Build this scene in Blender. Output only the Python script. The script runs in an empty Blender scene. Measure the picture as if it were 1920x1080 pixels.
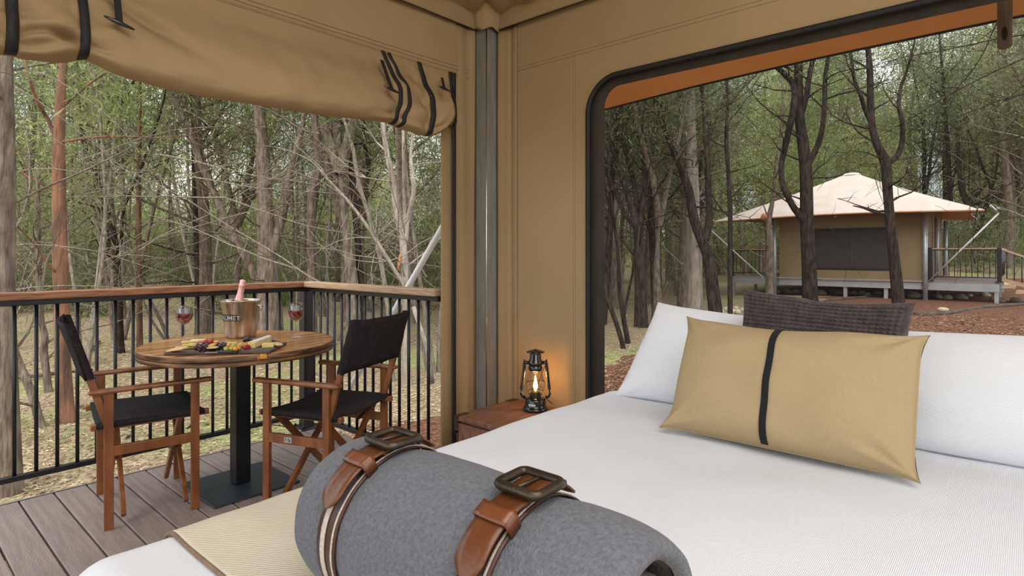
import bpy, bmesh, math, random
import numpy as np
from mathutils import Vector, Matrix, noise
R=math.radians
rnd=random.Random(7)
rng=np.random.default_rng(7)
S=bpy.context.scene
COL=S.collection
# ---------------------------------------------------------------- camera
CAM=Vector((0,0,1.22)); F=1097.0; HOR=475.0
FW=Vector((0.749,0.6626,0)); RT=Vector((0.6626,-0.749,0)); UP=Vector((0,0,1))
cd=bpy.data.cameras.new('camera'); cam=bpy.data.objects.new('camera',cd); COL.objects.link(cam)
cd.sensor_width=36; cd.lens=36*F/1920; cd.shift_y=-(540-HOR)/1920; cd.clip_start=.02; cd.clip_end=400
cam.matrix_world=Matrix(((RT.x,0,-FW.x,CAM.x),(RT.y,0,-FW.y,CAM.y),(0,1,0,CAM.z),(0,0,0,1)))
S.camera=cam
# ---------------------------------------------------------------- world, lights, exposure
S.view_settings.view_transform='Standard'; S.view_settings.look='None'
S.view_settings.exposure=0.0; S.view_settings.gamma=1; S.view_settings.use_curve_mapping=False
S.cycles.max_bounces=7; S.cycles.diffuse_bounces=3; S.cycles.glossy_bounces=3; S.cycles.transmission_bounces=7
S.cycles.transparent_max_bounces=8; S.cycles.use_denoising=True; S.cycles.caustics_reflective=False; S.cycles.caustics_refractive=False
SKY=2.05; FILL=58.0
w=bpy.data.worlds.new('overcast_sky'); S.world=w; w.use_nodes=True
nt=w.node_tree; nt.nodes.clear()
bo=nt.nodes.new('ShaderNodeOutputWorld'); bg=nt.nodes.new('ShaderNodeBackground')
tc=nt.nodes.new('ShaderNodeTexCoord'); nz=nt.nodes.new('ShaderNodeTexNoise'); nz.inputs['Scale'].default_value=4.5; nz.inputs['Detail'].default_value=5
cr=nt.nodes.new('ShaderNodeValToRGB'); cr.color_ramp.elements[0].position=.40; cr.color_ramp.elements[1].position=.56
cr.color_ramp.elements[0].color=(.62,.76,.93,1); cr.color_ramp.elements[1].color=(1,1,1,1)
nt.links.new(tc.outputs['Generated'],nz.inputs['Vector']); nt.links.new(nz.outputs['Fac'],cr.inputs['Fac'])
nt.links.new(cr.outputs['Color'],bg.inputs['Color']); bg.inputs['Strength'].default_value=SKY; nt.links.new(bg.outputs[0],bo.inputs['Surface'])
def area(name,loc,target,sx,sy,power,col=(1,1,1)):
    l=bpy.data.lights.new(name,'AREA'); l.shape='RECTANGLE'; l.size=sx; l.size_y=sy; l.energy=power; l.color=col
    o=bpy.data.objects.new(name,l); COL.objects.link(o); o.location=loc
    o.rotation_euler=(Vector(target)-Vector(loc)).to_track_quat('-Z','Y').to_euler(); return o
area('interior_fill',(0.2,-0.5,2.75),(0.6,.75,0),2.2,2.2,FILL,(1,.985,.975))  # added soft fill to brighten the interior; no lamp seen there
sl=bpy.data.lights.new('veiled_sun','SUN'); sl.energy=3.2; sl.angle=R(50); sl.color=(1,.95,.86)
so=bpy.data.objects.new('veiled_sun',sl); COL.objects.link(so); so.rotation_euler=(R(38),R(-12),R(-60))
# ---------------------------------------------------------------- helpers
def ray(px,py): return FW+RT*((px-960)/F)+UP*((HOR-py)/F)
def WD(px,py,d): return CAM+ray(px,py)*d
def PZ(px,py,z): return CAM+ray(px,py)*((CAM.z-z)*F/(py-HOR))
def PU(px,py,u):
    r=ray(px,py); return CAM+r*(u/r.x)
def PV(px,py,v):
    r=ray(px,py); return CAM+r*(v/r.y)
def sst(a,b,x):
    t=np.clip((x-a)/(b-a),0,1); return t*t*(3-2*t)
MATS={}
def M(name,col,rough=.6,metal=0.,col2=None,sc=8,st=(1,1,1),det=4,lo=.35,hi=.65,bump=0.,bsc=60,bst=None,spec=.5,alpha=None,trans=0.,emit=None,rand=0.,sheen=0.,coat=0.,wave=None,ior=None,bdist=.004):
    if name in MATS: return MATS[name]
    m=bpy.data.materials.new(name); m.use_nodes=True; n=m.node_tree; b=n.nodes['Principled BSDF']; L=n.links.new
    b.inputs['Base Color'].default_value=(*col,1); b.inputs['Roughness'].default_value=rough; b.inputs['Metallic'].default_value=metal
    b.inputs['Specular IOR Level'].default_value=spec
    if sheen: b.inputs['Sheen Weight'].default_value=sheen
    if coat: b.inputs['Coat Weight'].default_value=coat; b.inputs['Coat Roughness'].default_value=.15
    if ior: b.inputs['IOR'].default_value=ior
    if trans: b.inputs['Transmission Weight'].default_value=trans
    if emit: b.inputs['Emission Color'].default_value=(*emit[0],1); b.inputs['Emission Strength'].default_value=emit[1]
    tcn=n.nodes.new('ShaderNodeTexCoord')
    out=None
    if col2:
        mp=n.nodes.new('ShaderNodeMapping'); mp.inputs['Scale'].default_value=st; L(tcn.outputs['Object'],mp.inputs['Vector'])
        t=n.nodes.new('ShaderNodeTexNoise'); t.inputs['Scale'].default_value=sc; t.inputs['Detail'].default_value=det; L(mp.outputs[0],t.inputs['Vector'])
        r=n.nodes.new('ShaderNodeValToRGB'); r.color_ramp.elements[0].position=lo; r.color_ramp.elements[1].position=hi
        r.color_ramp.elements[0].color=(*col,1); r.color_ramp.elements[1].color=(*col2,1)
        L(t.outputs['Fac'],r.inputs['Fac']); out=r.outputs['Color']
    if rand:
        oi=n.nodes.new('ShaderNodeObjectInfo'); hs=n.nodes.new('ShaderNodeHueSaturation')
        mr=n.nodes.new('ShaderNodeMapRange'); mr.inputs['To Min'].default_value=1-rand; mr.inputs['To Max'].default_value=1+rand
        L(oi.outputs['Random'],mr.inputs['Value']); L(mr.outputs[0],hs.inputs['Value'])
        if out: L(out,hs.inputs['Color'])
        else: hs.inputs['Color'].default_value=(*col,1)
        out=hs.outputs['Color']
    if out: L(out,b.inputs['Base Color'])
    if bump:
        mp2=n.nodes.new('ShaderNodeMapping'); mp2.inputs['Scale'].default_value=bst or st; L(tcn.outputs['Object'],mp2.inputs['Vector'])
        if wave:
            t2=n.nodes.new('ShaderNodeTexWave'); t2.inputs['Scale'].default_value=bsc; t2.bands_direction=wave; src=t2.outputs['Fac']
        else:
            t2=n.nodes.new('ShaderNodeTexNoise'); t2.inputs['Scale'].default_value=bsc; t2.inputs['Detail'].default_value=3; src=t2.outputs['Fac']
        L(mp2.outputs[0],t2.inputs['Vector'])
        bp=n.nodes.new('ShaderNodeBump'); bp.inputs['Strength'].default_value=bump; bp.inputs['Distance'].default_value=bdist
        L(src,bp.inputs['Height']); L(bp.outputs[0],b.inputs['Normal'])
    MATS[name]=m; return m
def leafy(name,c1,c2,rand=.3,tr=.45,sc=1.3):
    m=bpy.data.materials.new(name); m.use_nodes=True; n=m.node_tree; n.nodes.clear(); L=n.links.new
    o=n.nodes.new('ShaderNodeOutputMaterial'); mx=n.nodes.new('ShaderNodeMixShader'); d=n.nodes.new('ShaderNodeBsdfDiffuse'); t=n.nodes.new('ShaderNodeBsdfTranslucent')
    tcn=n.nodes.new('ShaderNodeTexCoord'); nz=n.nodes.new('ShaderNodeTexNoise'); nz.inputs['Scale'].default_value=sc; nz.inputs['Detail'].default_value=5
    r=n.nodes.new('ShaderNodeValToRGB'); r.color_ramp.elements[0].position=.38; r.color_ramp.elements[1].position=.64
    r.color_ramp.elements[0].color=(*c1,1); r.color_ramp.elements[1].color=(*c2,1)
    oi=n.nodes.new('ShaderNodeObjectInfo'); hs=n.nodes.new('ShaderNodeHueSaturation'); mr=n.nodes.new('ShaderNodeMapRange')
    mr.inputs['To Min'].default_value=1-rand; mr.inputs['To Max'].default_value=1+rand
    L(tcn.outputs['Object'],nz.inputs['Vector']); L(nz.outputs['Fac'],r.inputs['Fac']); L(oi.outputs['Random'],mr.inputs['Value']); L(mr.outputs[0],hs.inputs['Value'])
    L(r.outputs['Color'],hs.inputs['Color']); L(hs.outputs[0],d.inputs['Color']); L(hs.outputs[0],t.inputs['Color']); mx.inputs[0].default_value=tr
    L(d.outputs[0],mx.inputs[1]); L(t.outputs[0],mx.inputs[2]); L(mx.outputs[0],o.inputs['Surface'])
    MATS[name]=m; return m
ORG={}
def tag(o,label=None,cat=None,group=None,kind=None):
    if label: o['label']=label
    if cat: o['category']=cat
    if group: o['group']=group
    if kind: o['kind']=kind
    return o
def empty(name,loc,label,cat,group=None,rz=0):
    o=bpy.data.objects.new(name,None); COL.objects.link(o); o.location=loc; o.rotation_euler=(0,0,rz); ORG[o.name]=Vector(loc)
    o.empty_display_size=.1
    return tag(o,label,cat,group)
class MB:
    def __init__(s): s.v=[]; s.f=[]
    def add(s,vs,fs):
        b=len(s.v); s.v.extend([tuple(x) for x in vs]); s.f.extend([tuple(i+b for i in f) for f in fs]); return s
    def box(s,c,sz,rz=0,rot=None):
        m=rot if rot is not None else Matrix.Rotation(rz,3,'Z'); c=Vector(c)
        vs=[c+m@Vector((sx*sz[0]/2,sy*sz[1]/2,sz_*sz[2]/2)) for sx in (-1,1) for sy in (-1,1) for sz_ in (-1,1)]
        return s.add(vs,[(0,1,3,2),(4,6,7,5),(0,4,5,1),(2,3,7,6),(0,2,6,4),(1,5,7,3)])
    def bar(s,a,b,wd,ht,side=None):
        a=Vector(a); b=Vector(b); d=(b-a); L=d.length; d.normalize()
        sd=Vector(side) if side is not None else Vector((0,0,1)).cross(d)
        if sd.length<1e-4: sd=Vector((1,0,0))
        sd=(sd-d*sd.dot(d)).normalized(); n=d.cross(sd)
        vs=[]
        for p in (a,b):
            for i,j in ((-1,-1),(1,-1),(1,1),(-1,1)): vs.append(p+sd*(i*wd/2)+n*(j*ht/2))
        return s.add(vs,[(3,2,1,0),(4,5,6,7),(0,1,5,4),(1,2,6,5),(2,3,7,6),(3,0,4,7)])
    def tube(s,pts,rad,n=8,cap=True,closed=False):
        P=np.array([tuple(p) for p in pts],float); m=len(P)
        rad=np.broadcast_to(np.asarray(rad,float),(m,))
        if closed: T=np.roll(P,-1,0)-np.roll(P,1,0)
        else: T=np.gradient(P,axis=0)
        T/=np.linalg.norm(T,axis=1)[:,None]+1e-12
        ref=np.array([0,0,1.]) if abs(T[:,2]).mean()<.8 else np.array([1.,0.02,0])
        A=np.cross(T,ref); A/=np.linalg.norm(A,axis=1)[:,None]+1e-12; B=np.cross(T,A)
        th=np.arange(n)*2*math.pi/n
        V=P[:,None,:]+rad[:,None,None]*(np.cos(th)[None,:,None]*A[:,None,:]+np.sin(th)[None,:,None]*B[:,None,:])
        b=len(s.v); s.v.extend(map(tuple,V.reshape(-1,3).tolist()))
        mm=m if closed else m-1
        for i in range(mm):
            i2=(i+1)%m
            for k in range(n):
                k2=(k+1)%n; s.f.append((b+i*n+k,b+i*n+k2,b+i2*n+k2,b+i2*n+k))
        if cap and not closed:
            s.f.append(tuple(b+k for k in range(n))[::-1]); s.f.append(tuple(b+(m-1)*n+k for k in range(n)))
        return s
    def lathe(s,prof,c=(0,0,0),n=32,axis=None,capb=True,capt=True):
        c=Vector(c); b=len(s.v); q=Matrix.Identity(3) if axis is None else Vector((0,0,1)).rotation_difference(Vector(axis)).to_matrix()
        for r,z in prof:
            for k in range(n):
                a=2*math.pi*k/n; s.v.append(tuple(c+q@Vector((r*math.cos(a),r*math.sin(a),z))))
        for i in range(len(prof)-1):
            for k in range(n):
                k2=(k+1)%n; s.f.append((b+i*n+k,b+i*n+k2,b+(i+1)*n+k2,b+(i+1)*n+k))
        if capb: s.f.append(tuple(b+k for k in range(n))[::-1])
        if capt: s.f.append(tuple(b+(len(prof)-1)*n+k for k in range(n)))
        return s
    def grid(s,P,flip=False,close_u=False):
        nu=len(P); nv=len(P[0]); b=len(s.v)
        for row in P: s.v.extend([tuple(p) for p in row])
        for i in range(nu if close_u else nu-1):
            i2=(i+1)%nu
            for j in range(nv-1):
                f=(b+i*nv+j,b+i2*nv+j,b+i2*nv+j+1,b+i*nv+j+1); s.f.append(f[::-1] if flip else f)
        return s
    def ball(s,c,r,n=10,m=7,sq=(1,1,1),rot=None):
        c=Vector(c); b=len(s.v); rot=rot or Matrix.Identity(3)
        for i in range(m+1):
            ph=math.pi*i/m
            for k in range(n):
                a=2*math.pi*k/n
                s.v.append(tuple(c+rot@Vector((r*sq[0]*math.sin(ph)*math.cos(a),r*sq[1]*math.sin(ph)*math.sin(a),r*sq[2]*math.cos(ph)))))
        for i in range(m):
            for k in range(n):
                k2=(k+1)%n; s.f.append((b+i*n+k,b+(i+1)*n+k,b+(i+1)*n+k2,b+i*n+k2))
        return s
    def mesh(s,name,mat,smooth=False,off=None):
        me=bpy.data.meshes.new(name); V=np.array(s.v,float).reshape(-1,3)
        if off is not None: V=V-np.array(off)
        me.from_pydata(V.tolist(),[],s.f); me.materials.append(mat)
        if smooth: me.polygons.foreach_set('use_smooth',[True]*len(me.polygons))
        me.update(); return me
    def build(s,name,mat,parent=None,smooth=False,bevel=0,label=None,cat=None,group=None,kind=None,local=False,solid=0,seg=2,base=False,subd=0):
        V=np.array(s.v,float)
        if parent is None:
            c=(V.min(0)+V.max(0))/2; c[2]=V[:,2].min(); c=Vector(c)
        elif local: c=Vector((0,0,0))
        else: c=ORG.get(parent.name,Vector((0,0,0)))
        me=s.mesh(name,mat,smooth,off=c); o=bpy.data.objects.new(name,me); COL.objects.link(o)
        if parent is None: o.location=c; ORG[o.name]=c
        else: o.parent=parent; ORG[o.name]=c
        if bevel:
            md=o.modifiers.new('bevel','BEVEL'); md.width=bevel; md.segments=seg; md.limit_method='ANGLE'
        if subd: md=o.modifiers.new('sub','SUBSURF'); md.levels=subd; md.render_levels=subd
        if solid: md=o.modifiers.new('solid','SOLIDIFY'); md.thickness=solid; md.offset=0
        return tag(o,label,cat,group,kind)
def nz3(p,sc,seed=0): return noise.noise(Vector((p[0]*sc+seed*3.1,p[1]*sc-seed*1.7,p[2]*sc+seed*.9)))
def copy_thing(o,parent=None):
    c=o.copy(); COL.objects.link(c)
    if parent is not None: c.parent=parent; c.matrix_parent_inverse=o.matrix_parent_inverse.copy()
    for ch in list(o.children): copy_thing(ch,c)
    return c
# ---------------------------------------------------------------- materials
m_canvas=M('canvas_tan',(.34,.235,.120),.8,col2=(.395,.275,.145),sc=.9,bump=.25,bsc=420,spec=.2)
m_black=M('black_webbing',(.008,.008,.009),.7,bump=.3,bsc=300,col2=(.014,.013,.013),sc=90)
m_screw=M('stitch_thread',(.16,.11,.06),.8,col2=(.12,.08,.045),sc=200)
m_mesh=M('insect_mesh',(.018,.016,.014),.9)
# screen: fine dark gauze you look through
def gauze():
    m=m_mesh; n=m.node_tree; L=n.links.new; b=n.nodes['Principled BSDF']; o=[x for x in n.nodes if x.type=='OUTPUT_MATERIAL'][0]
    t=n.nodes.new('ShaderNodeBsdfTransparent'); mx=n.nodes.new('ShaderNodeMixShader'); mx.inputs[0].default_value=.22
    L(t.outputs[0],mx.inputs[1]); L(b.outputs[0],mx.inputs[2]); L(mx.outputs[0],o.inputs['Surface'])
gauze()
m_dark=M('dark_olive_canvas',(.045,.036,.024),.85,col2=(.065,.052,.035),sc=14,st=(1,1,.3),bump=.4,bsc=30)
def fly_mat(name,c,tr):
    m=leafy(name,c,tuple(x*1.12 for x in c),rand=0,tr=tr,sc=2.0); return m
m_fly=fly_mat('orange_fly_canvas',(.42,.150,.038),.28)
m_post=M('galvanised_post',(.20,.19,.165),.6,.0,col2=(.255,.245,.215),sc=12,st=(3,3,.5),bump=.15,bsc=90)
m_bright=M('bright_steel',(.75,.76,.76),.25,1.,col2=(.62,.63,.64),sc=30)
m_board=M('deck_board',(.235,.185,.165),.45,col2=(.315,.25,.225),sc=6,st=(9,.7,3),det=8,bump=.35,bsc=28,bst=(12,1,6),rand=.07)
m_nose=M('deck_edge',(.34,.29,.27),.45,col2=(.42,.36,.34),sc=6,st=(.7,9,3),bump=.2)
m_rail=M('handrail_timber',(.20,.075,.03),.38,col2=(.40,.19,.09),sc=9,st=(1,12,12),det=7,bump=.2,bsc=40,bst=(1,9,9),coat=.25)
m_railb=M('handrail_timber_weathered',(.36,.22,.12),.55,col2=(.52,.36,.22),sc=9,st=(12,1,12),det=7,bump=.25,bsc=40,bst=(9,1,9))
m_iron=M('black_powder_coat',(.006,.006,.007),.35,col2=(.010,.010,.012),sc=40,bump=.05,bsc=200)
m_teak=M('chair_teak',(.150,.044,.010),.38,col2=(.27,.094,.026),sc=7,st=(3,3,1.1),det=6,bump=.15,bsc=60,coat=.2)
m_fab=M('charcoal_canvas',(.019,.015,.016),.9,col2=(.030,.025,.026),sc=60,bump=.4,bsc=500,spec=.15)
m_top=M('rustic_tabletop',(.24,.085,.022),.26,col2=(.68,.34,.12),sc=3.2,st=(1,7,3),det=9,lo=.26,hi=.68,bump=.25,bsc=16,bst=(1,9,3),coat=.35)
m_rim=M('rustic_table_rim',(.055,.024,.010),.5,col2=(.27,.13,.05),sc=8,st=(1,1,6),det=8,lo=.4,hi=.66,bump=.8,bsc=22)
m_resin=M('yellow_resin',(.75,.33,.04),.2,col2=(.6,.22,.02),sc=30,coat=.5)
m_sheet=M('white_cotton',(.83,.84,.865),.85,col2=(.86,.87,.89),sc=2,bump=.35,bsc=95,bst=(0,1,0),wave='Y',sheen=.1,spec=.2)
m_pill=M('pillow_cotton',(.83,.84,.86),.85,col2=(.86,.87,.885),sc=2,bump=.3,bsc=70,bst=(0,0,1),wave='Z',spec=.2)
m_throw=M('beige_waffle',(.68,.60,.46),.9,col2=(.74,.66,.51),sc=3,bump=.4,bsc=60,bst=(1,1,0),wave='DIAGONAL',spec=.1)
m_hem=M('throw_hem',(.22,.13,.08),.9,col2=(.28,.18,.11),sc=40)
m_fleece=M('grey_fleece',(.135,.137,.150),.95,col2=(.185,.188,.205),sc=160,det=6,bump=1.,bsc=260,spec=.1,sheen=.12)
m_linen=M('beige_linen',(.45,.335,.180),.9,col2=(.51,.385,.215),sc=420,st=(1,1.4,.8),det=6,bump=.6,bsc=420,spec=.1)
m_vel=M('black_velvet',(.005,.005,.006),.9,col2=(.008,.008,.010),sc=60)
m_waf=M('charcoal_chenille',(.060,.045,.042),.92,col2=(.095,.075,.070),sc=30,bump=.4,bsc=400,sheen=.15,spec=.1)
m_lea=M('tan_leather',(.095,.027,.007),.38,col2=(.165,.050,.013),sc=6,det=7,bump=.25,bsc=110,coat=.15)
m_lead=M('dark_leather',(.045,.014,.006),.45,col2=(.075,.025,.011),sc=14,bump=.3,bsc=110)
m_web=M('cream_webbing',(.56,.49,.40),.8,col2=(.66,.59,.50),sc=150,bump=.6,bsc=300)
m_brz=M('aged_bronze',(.05,.038,.026),.40,.75,col2=(.10,.075,.05),sc=20,bump=.2,bsc=60)
m_ns=M('nightstand_wood',(.15,.060,.032),.42,col2=(.27,.125,.075),sc=6,st=(1,9,5),det=7,bump=.15,bsc=30,coat=.15)
m_brs=M('dark_brass',(.07,.055,.03),.4,.6,col2=(.10,.08,.045),sc=30)
m_enam=M('black_enamel',(.005,.005,.006),.14,col2=(.008,.008,.009),sc=10,coat=.7)
def glassm(name,c,ro=0.,ior=1.45):
    return M(name,c,ro,trans=1.,ior=ior)
m_glass=glassm('clear_glass',(.98,.99,.99)); 
def thin_glass():
    m=bpy.data.materials.new('lantern_globe'); m.use_nodes=True; n=m.node_tree; n.nodes.clear(); L=n.links.new
    o=n.nodes.new('ShaderNodeOutputMaterial'); mx=n.nodes.new('ShaderNodeMixShader'); t=n.nodes.new('ShaderNodeBsdfTransparent'); g=n.nodes.new('ShaderNodeBsdfGlossy'); g.inputs['Roughness'].default_value=.03
    lw=n.nodes.new('ShaderNodeLayerWeight'); lw.inputs[0].default_value=.25; mm=n.nodes.new('ShaderNodeMath'); mm.operation='MULTIPLY'; mm.inputs[1].default_value=.45
    t.inputs[0].default_value=(.97,.95,.91,1); L(lw.outputs['Fresnel'],mm.inputs[0]); L(mm.outputs[0],mx.inputs[0]); L(t.outputs[0],mx.inputs[1]); L(g.outputs[0],mx.inputs[2]); L(mx.outputs[0],o.inputs['Surface'])
    return m
m_globe=thin_glass()
m_wine=M('red_wine',(.20,.002,.008),.12,col2=(.34,.004,.012),spec=.2,sc=3)
m_bowl=thin_glass(); m_bowl.name='bowl_glass'
for n_ in m_bowl.node_tree.nodes:
    if n_.type=='MATH': n_.inputs[1].default_value=.42
    if n_.type=='LAYER_WEIGHT': n_.inputs[0].default_value=.5
    if n_.type=='BSDF_TRANSPARENT': n_.inputs[0].default_value=(.93,.95,.95,1)
m_flame=M('flame',(1,.7,.3),.5,emit=((1,.56,.16),26)); m_flame2=M('flame_core',(1,.9,.6),.5,emit=((1,.80,.42),60))
m_ss=M('brushed_steel',(.36,.31,.26),.22,1.,col2=(.62,.55,.48),sc=3,st=(14,14,.2),bump=.12,bsc=20,bst=(30,30,.3))
m_lab=M('plate_black',(.008,.008,.009),.95,spec=.05,col2=(.02,.02,.022),sc=60)
m_let=M('plate_silver',(.42,.40,.36),.6,.2,col2=(.6,.57,.5),sc=60)
m_pink=M('pink_foil',(.78,.36,.33),.33,.35,col2=(.88,.50,.46),sc=40,bump=.3,bsc=90)
m_btl=M('dark_bottle_glass',(.012,.008,.010),.08,col2=(.02,.012,.014),sc=6,coat=.5)
m_slate=M('slate_board',(.060,.036,.030),.5,col2=(.11,.07,.06),sc=16,det=7,bump=.4,bsc=50)
# bark
def bark(name,c,c2,sc=3.0,rand=.18,st=(4,4,1.)): return M(name,c,.9,col2=c2,sc=sc*1.6,st=st,det=10,lo=.36,hi=.68,bump=1.,bsc=11,bst=(4,4,.6),rand=rand,spec=.1,bdist=.03)
b_brown=bark('bark_brown',(.115,.086,.066),(.27,.215,.165))
b_dark=bark('bark_dark',(.022,.016,.013),(.075,.056,.044))
b_grey=bark('bark_grey',(.12,.095,.072),(.31,.255,.20))
b_red=bark('bark_red',(.10,.065,.048),(.34,.165,.095),sc=1.6,st=(3,3,.8))
b_pale=bark('bark_pale',(.27,.22,.175),(.50,.44,.365),sc=1.6)
b_twig=bark('bark_twig',(.20,.165,.13),(.37,.32,.26),sc=5)
l_olive=leafy('needles_olive',(.13,.145,.07),(.31,.335,.165))
l_green=leafy('leaves_green',(.15,.19,.065),(.38,.43,.175))
l_grey=leafy('needles_grey',(.15,.155,.10),(.31,.325,.21))
l_fg=leafy('needles_dark',(.09,.115,.055),(.22,.255,.13))
l_far=leafy('far_leaves_hazed',(.34,.37,.155),(.60,.62,.29),tr=.5)  # leaf colour lightened in place of haze and light deep in the forest
# ---------------------------------------------------------------- ground
def zg(x,y):
    x=np.asarray(x,float); y=np.asarray(y,float)
    d=.749*x+.6626*y; lat=.6626*x-.749*y
    base=-.52+.36*sst(8,19,x)*sst(14,4,y)
    az=lat/np.maximum(np.hypot(x,y),.1)
    rise=np.maximum(np.hypot(x,y)-24,0)*(.030+.030*sst(.1,.6,az))
    wob=.05*np.sin(x*.9+1.3*np.sin(y*.5))*np.cos(y*.8+x*.21)+.03*np.sin(x*2.1+.4)*np.sin(y*1.9)
    k=sst(2.5,6,np.hypot(x,y))*(1-.85*sst(17,19,x)*sst(30,28,x)*sst(-3,-1,y)*sst(12,10,y))
    return base+rise+wob*k
def ground():
    xs=np.concatenate([np.linspace(-90,-8,20),np.linspace(-6,32,130),np.linspace(34,115,24)])
    ys=np.concatenate([np.linspace(-60,-8,14),np.linspace(-6,32,130),np.linspace(34,115,24)])
    X,Y=np.meshgrid(xs,ys,indexing='ij'); Z=zg(X,Y)
    mb=MB(); mb.grid(np.stack([X,Y,Z],-1).tolist())
    m=bpy.data.materials.new('forest_floor'); m.use_nodes=True; n=m.node_tree; b=n.nodes['Principled BSDF']; L=n.links.new; b.inputs['Roughness'].default_value=.95; b.inputs['Specular IOR Level'].default_value=.1
    tcn=n.nodes.new('ShaderNodeTexCoord')
    def N(sc,det=6):
        t=n.nodes.new('ShaderNodeTexNoise'); t.inputs['Scale'].default_value=sc; t.inputs['Detail'].default_value=det; L(tcn.outputs['Object'],t.inputs['Vector']); return t.outputs['Fac']
    def ramp(f,a,ca,c,cc):
        r=n.nodes.new('ShaderNodeValToRGB'); r.color_ramp.elements[0].position=a; r.color_ramp.elements[1].position=c; r.color_ramp.elements[0].color=(*ca,1); r.color_ramp.elements[1].color=(*cc,1); L(f,r.inputs['Fac']); return r.outputs['Color']
    def mix(f,a,c):
        x=n.nodes.new('ShaderNodeMix'); x.data_type='RGBA'; L(f,x.inputs[0]); L(a,x.inputs[6]); L(c,x.inputs[7]); return x.outputs[2]
    litter=ramp(N(22,8),.35,(.17,.12,.075),.66,(.42,.325,.205))
    grass=ramp(N(30,6),.35,(.20,.21,.075),.65,(.36,.35,.16))
    f1=ramp(N(.55,3),.50,(0,0,0),.62,(1,1,1))
    g=mix(f1,litter,grass)
    mul=ramp(N(26,8),.35,(.075,.033,.018),.66,(.26,.13,.08))
    # bark mulch bed laid out between the two tents (v < 4.8, u > 2.3)
    sp=n.nodes.new('ShaderNodeSeparateXYZ'); L(tcn.outputs['Object'],sp.inputs[0])
    def mth(op,a,b_):
        q=n.nodes.new('ShaderNodeMath'); q.operation=op
        for i,v in enumerate((a,b_)):
            if isinstance(v,(int,float)): q.inputs[i].default_value=v
            else: L(v,q.inputs[i])
        return q.outputs[0]
    wob=mth('MULTIPLY',N(.8,3),2.4)
    yy=mth('ADD',sp.outputs['Y'],wob)
    my=mth('LESS_THAN',yy,YLIM); mx=mth('GREATER_THAN',sp.outputs['X'],XLIM); my2=mth('GREATER_THAN',sp.outputs['Y'],-30)
    mk=mth('MULTIPLY',mth('MULTIPLY',my,mx),mth('LESS_THAN',sp.outputs['X'],X2LIM))
    c=mix(mk,g,mul)
    L(c,b.inputs['Base Color'])
    bp=n.nodes.new('ShaderNodeBump'); bp.inputs['Strength'].default_value=1; bp.inputs['Distance'].default_value=.03; L(N(18,8),bp.inputs['Height']); L(bp.outputs[0],b.inputs['Normal'])
    me=mb.mesh('ground',m,True); o=bpy.data.objects.new('ground',me); COL.objects.link(o); o['kind']='structure'
YLIM=6.0; XLIM=2.3; X2LIM=30
ground()
def scatter(name,label,cat,mat,n,pxr,dr,lmin,lmax,wfac,cond,seed,zoff=.012):
    g=np.random.default_rng(seed); px=g.uniform(pxr[0],pxr[1],n); t=g.uniform(0,1,n)**.8; d=1/(1/dr[0]+(1/dr[1]-1/dr[0])*t) ; lat=(px-960)/F*d
    x=.749*d+.6626*lat; y=.6626*d-.749*lat; ok=cond(x,y); x,y=x[ok],y[ok]; n=len(x)
    z=zg(x,y)+zoff*g.uniform(.3,1.6,n); a=g.uniform(0,math.pi*2,n); L=g.uniform(lmin,lmax,n)*(1+d[ok]*.04); W=L*wfac*g.uniform(.6,1.4,n); tl=g.uniform(-.35,.35,n)
    dx=np.stack([np.cos(a)*L,np.sin(a)*L,np.sin(tl)*L],-1)/2; sx=np.stack([-np.sin(a)*W,np.cos(a)*W,g.uniform(-.3,.3,n)*W],-1)/2
    P=np.stack([x,y,z],-1); top=np.zeros_like(P); top[:,2]=W*.35
    V=np.stack([P-dx,P+sx,P+dx,P-sx,P+top],1).reshape(-1,3)
    F_=[]
    for i in range(n):
        k=i*5; F_+= [(k,k+1,k+4),(k+1,k+2,k+4),(k+2,k+3,k+4),(k+3,k,k+4)]
    me=bpy.data.meshes.new(name); me.from_pydata(V.tolist(),[],F_); me.materials.append(mat); o=bpy.data.objects.new(name,me); COL.objects.link(o)
    tag(o,label,cat,kind='stuff'); return o
def inmulch(x,y): return (y+1.3<YLIM)&(x>XLIM+.2)
m_chip=M('bark_chip',(.10,.042,.022),.9,col2=(.34,.18,.11),sc=9,det=3,lo=.4,hi=.6)
m_leaf=M('dry_leaf',(.22,.15,.085),.9,col2=(.52,.41,.26),sc=7,det=3,lo=.4,hi=.6)
m_grass=M('short_grass',(.13,.17,.05),.9,col2=(.30,.32,.13),sc=5)
scatter('bark_mulch','red-brown bark mulch chips covering the ground between the two tents','mulch',m_chip,30000,(1080,2150),(4.0,20),.035,.09,.30,lambda x,y:inmulch(x,y)&~((x>17)&(y>0)&(y<9)),1)
scatter('leaf_litter','dry straw-coloured leaf litter under the trees beside the deck','leaf litter',m_leaf,26000,(-150,1320),(3.9,24),.02,.05,.38,lambda x,y:((y>4.05)|(x>2.7))&~inmulch(x,y),2)
scatter('grass_patches','thin green grass tufts growing through the leaf litter','grass',m_grass,9000,(-150,1320),(5,28),.05,.10,.16,lambda x,y:((y>4.3)|(x>2.9))&~inmulch(x,y)&(np.sin(x*.9)+np.sin(y*1.1+1)>.5),3,.03)
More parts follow.
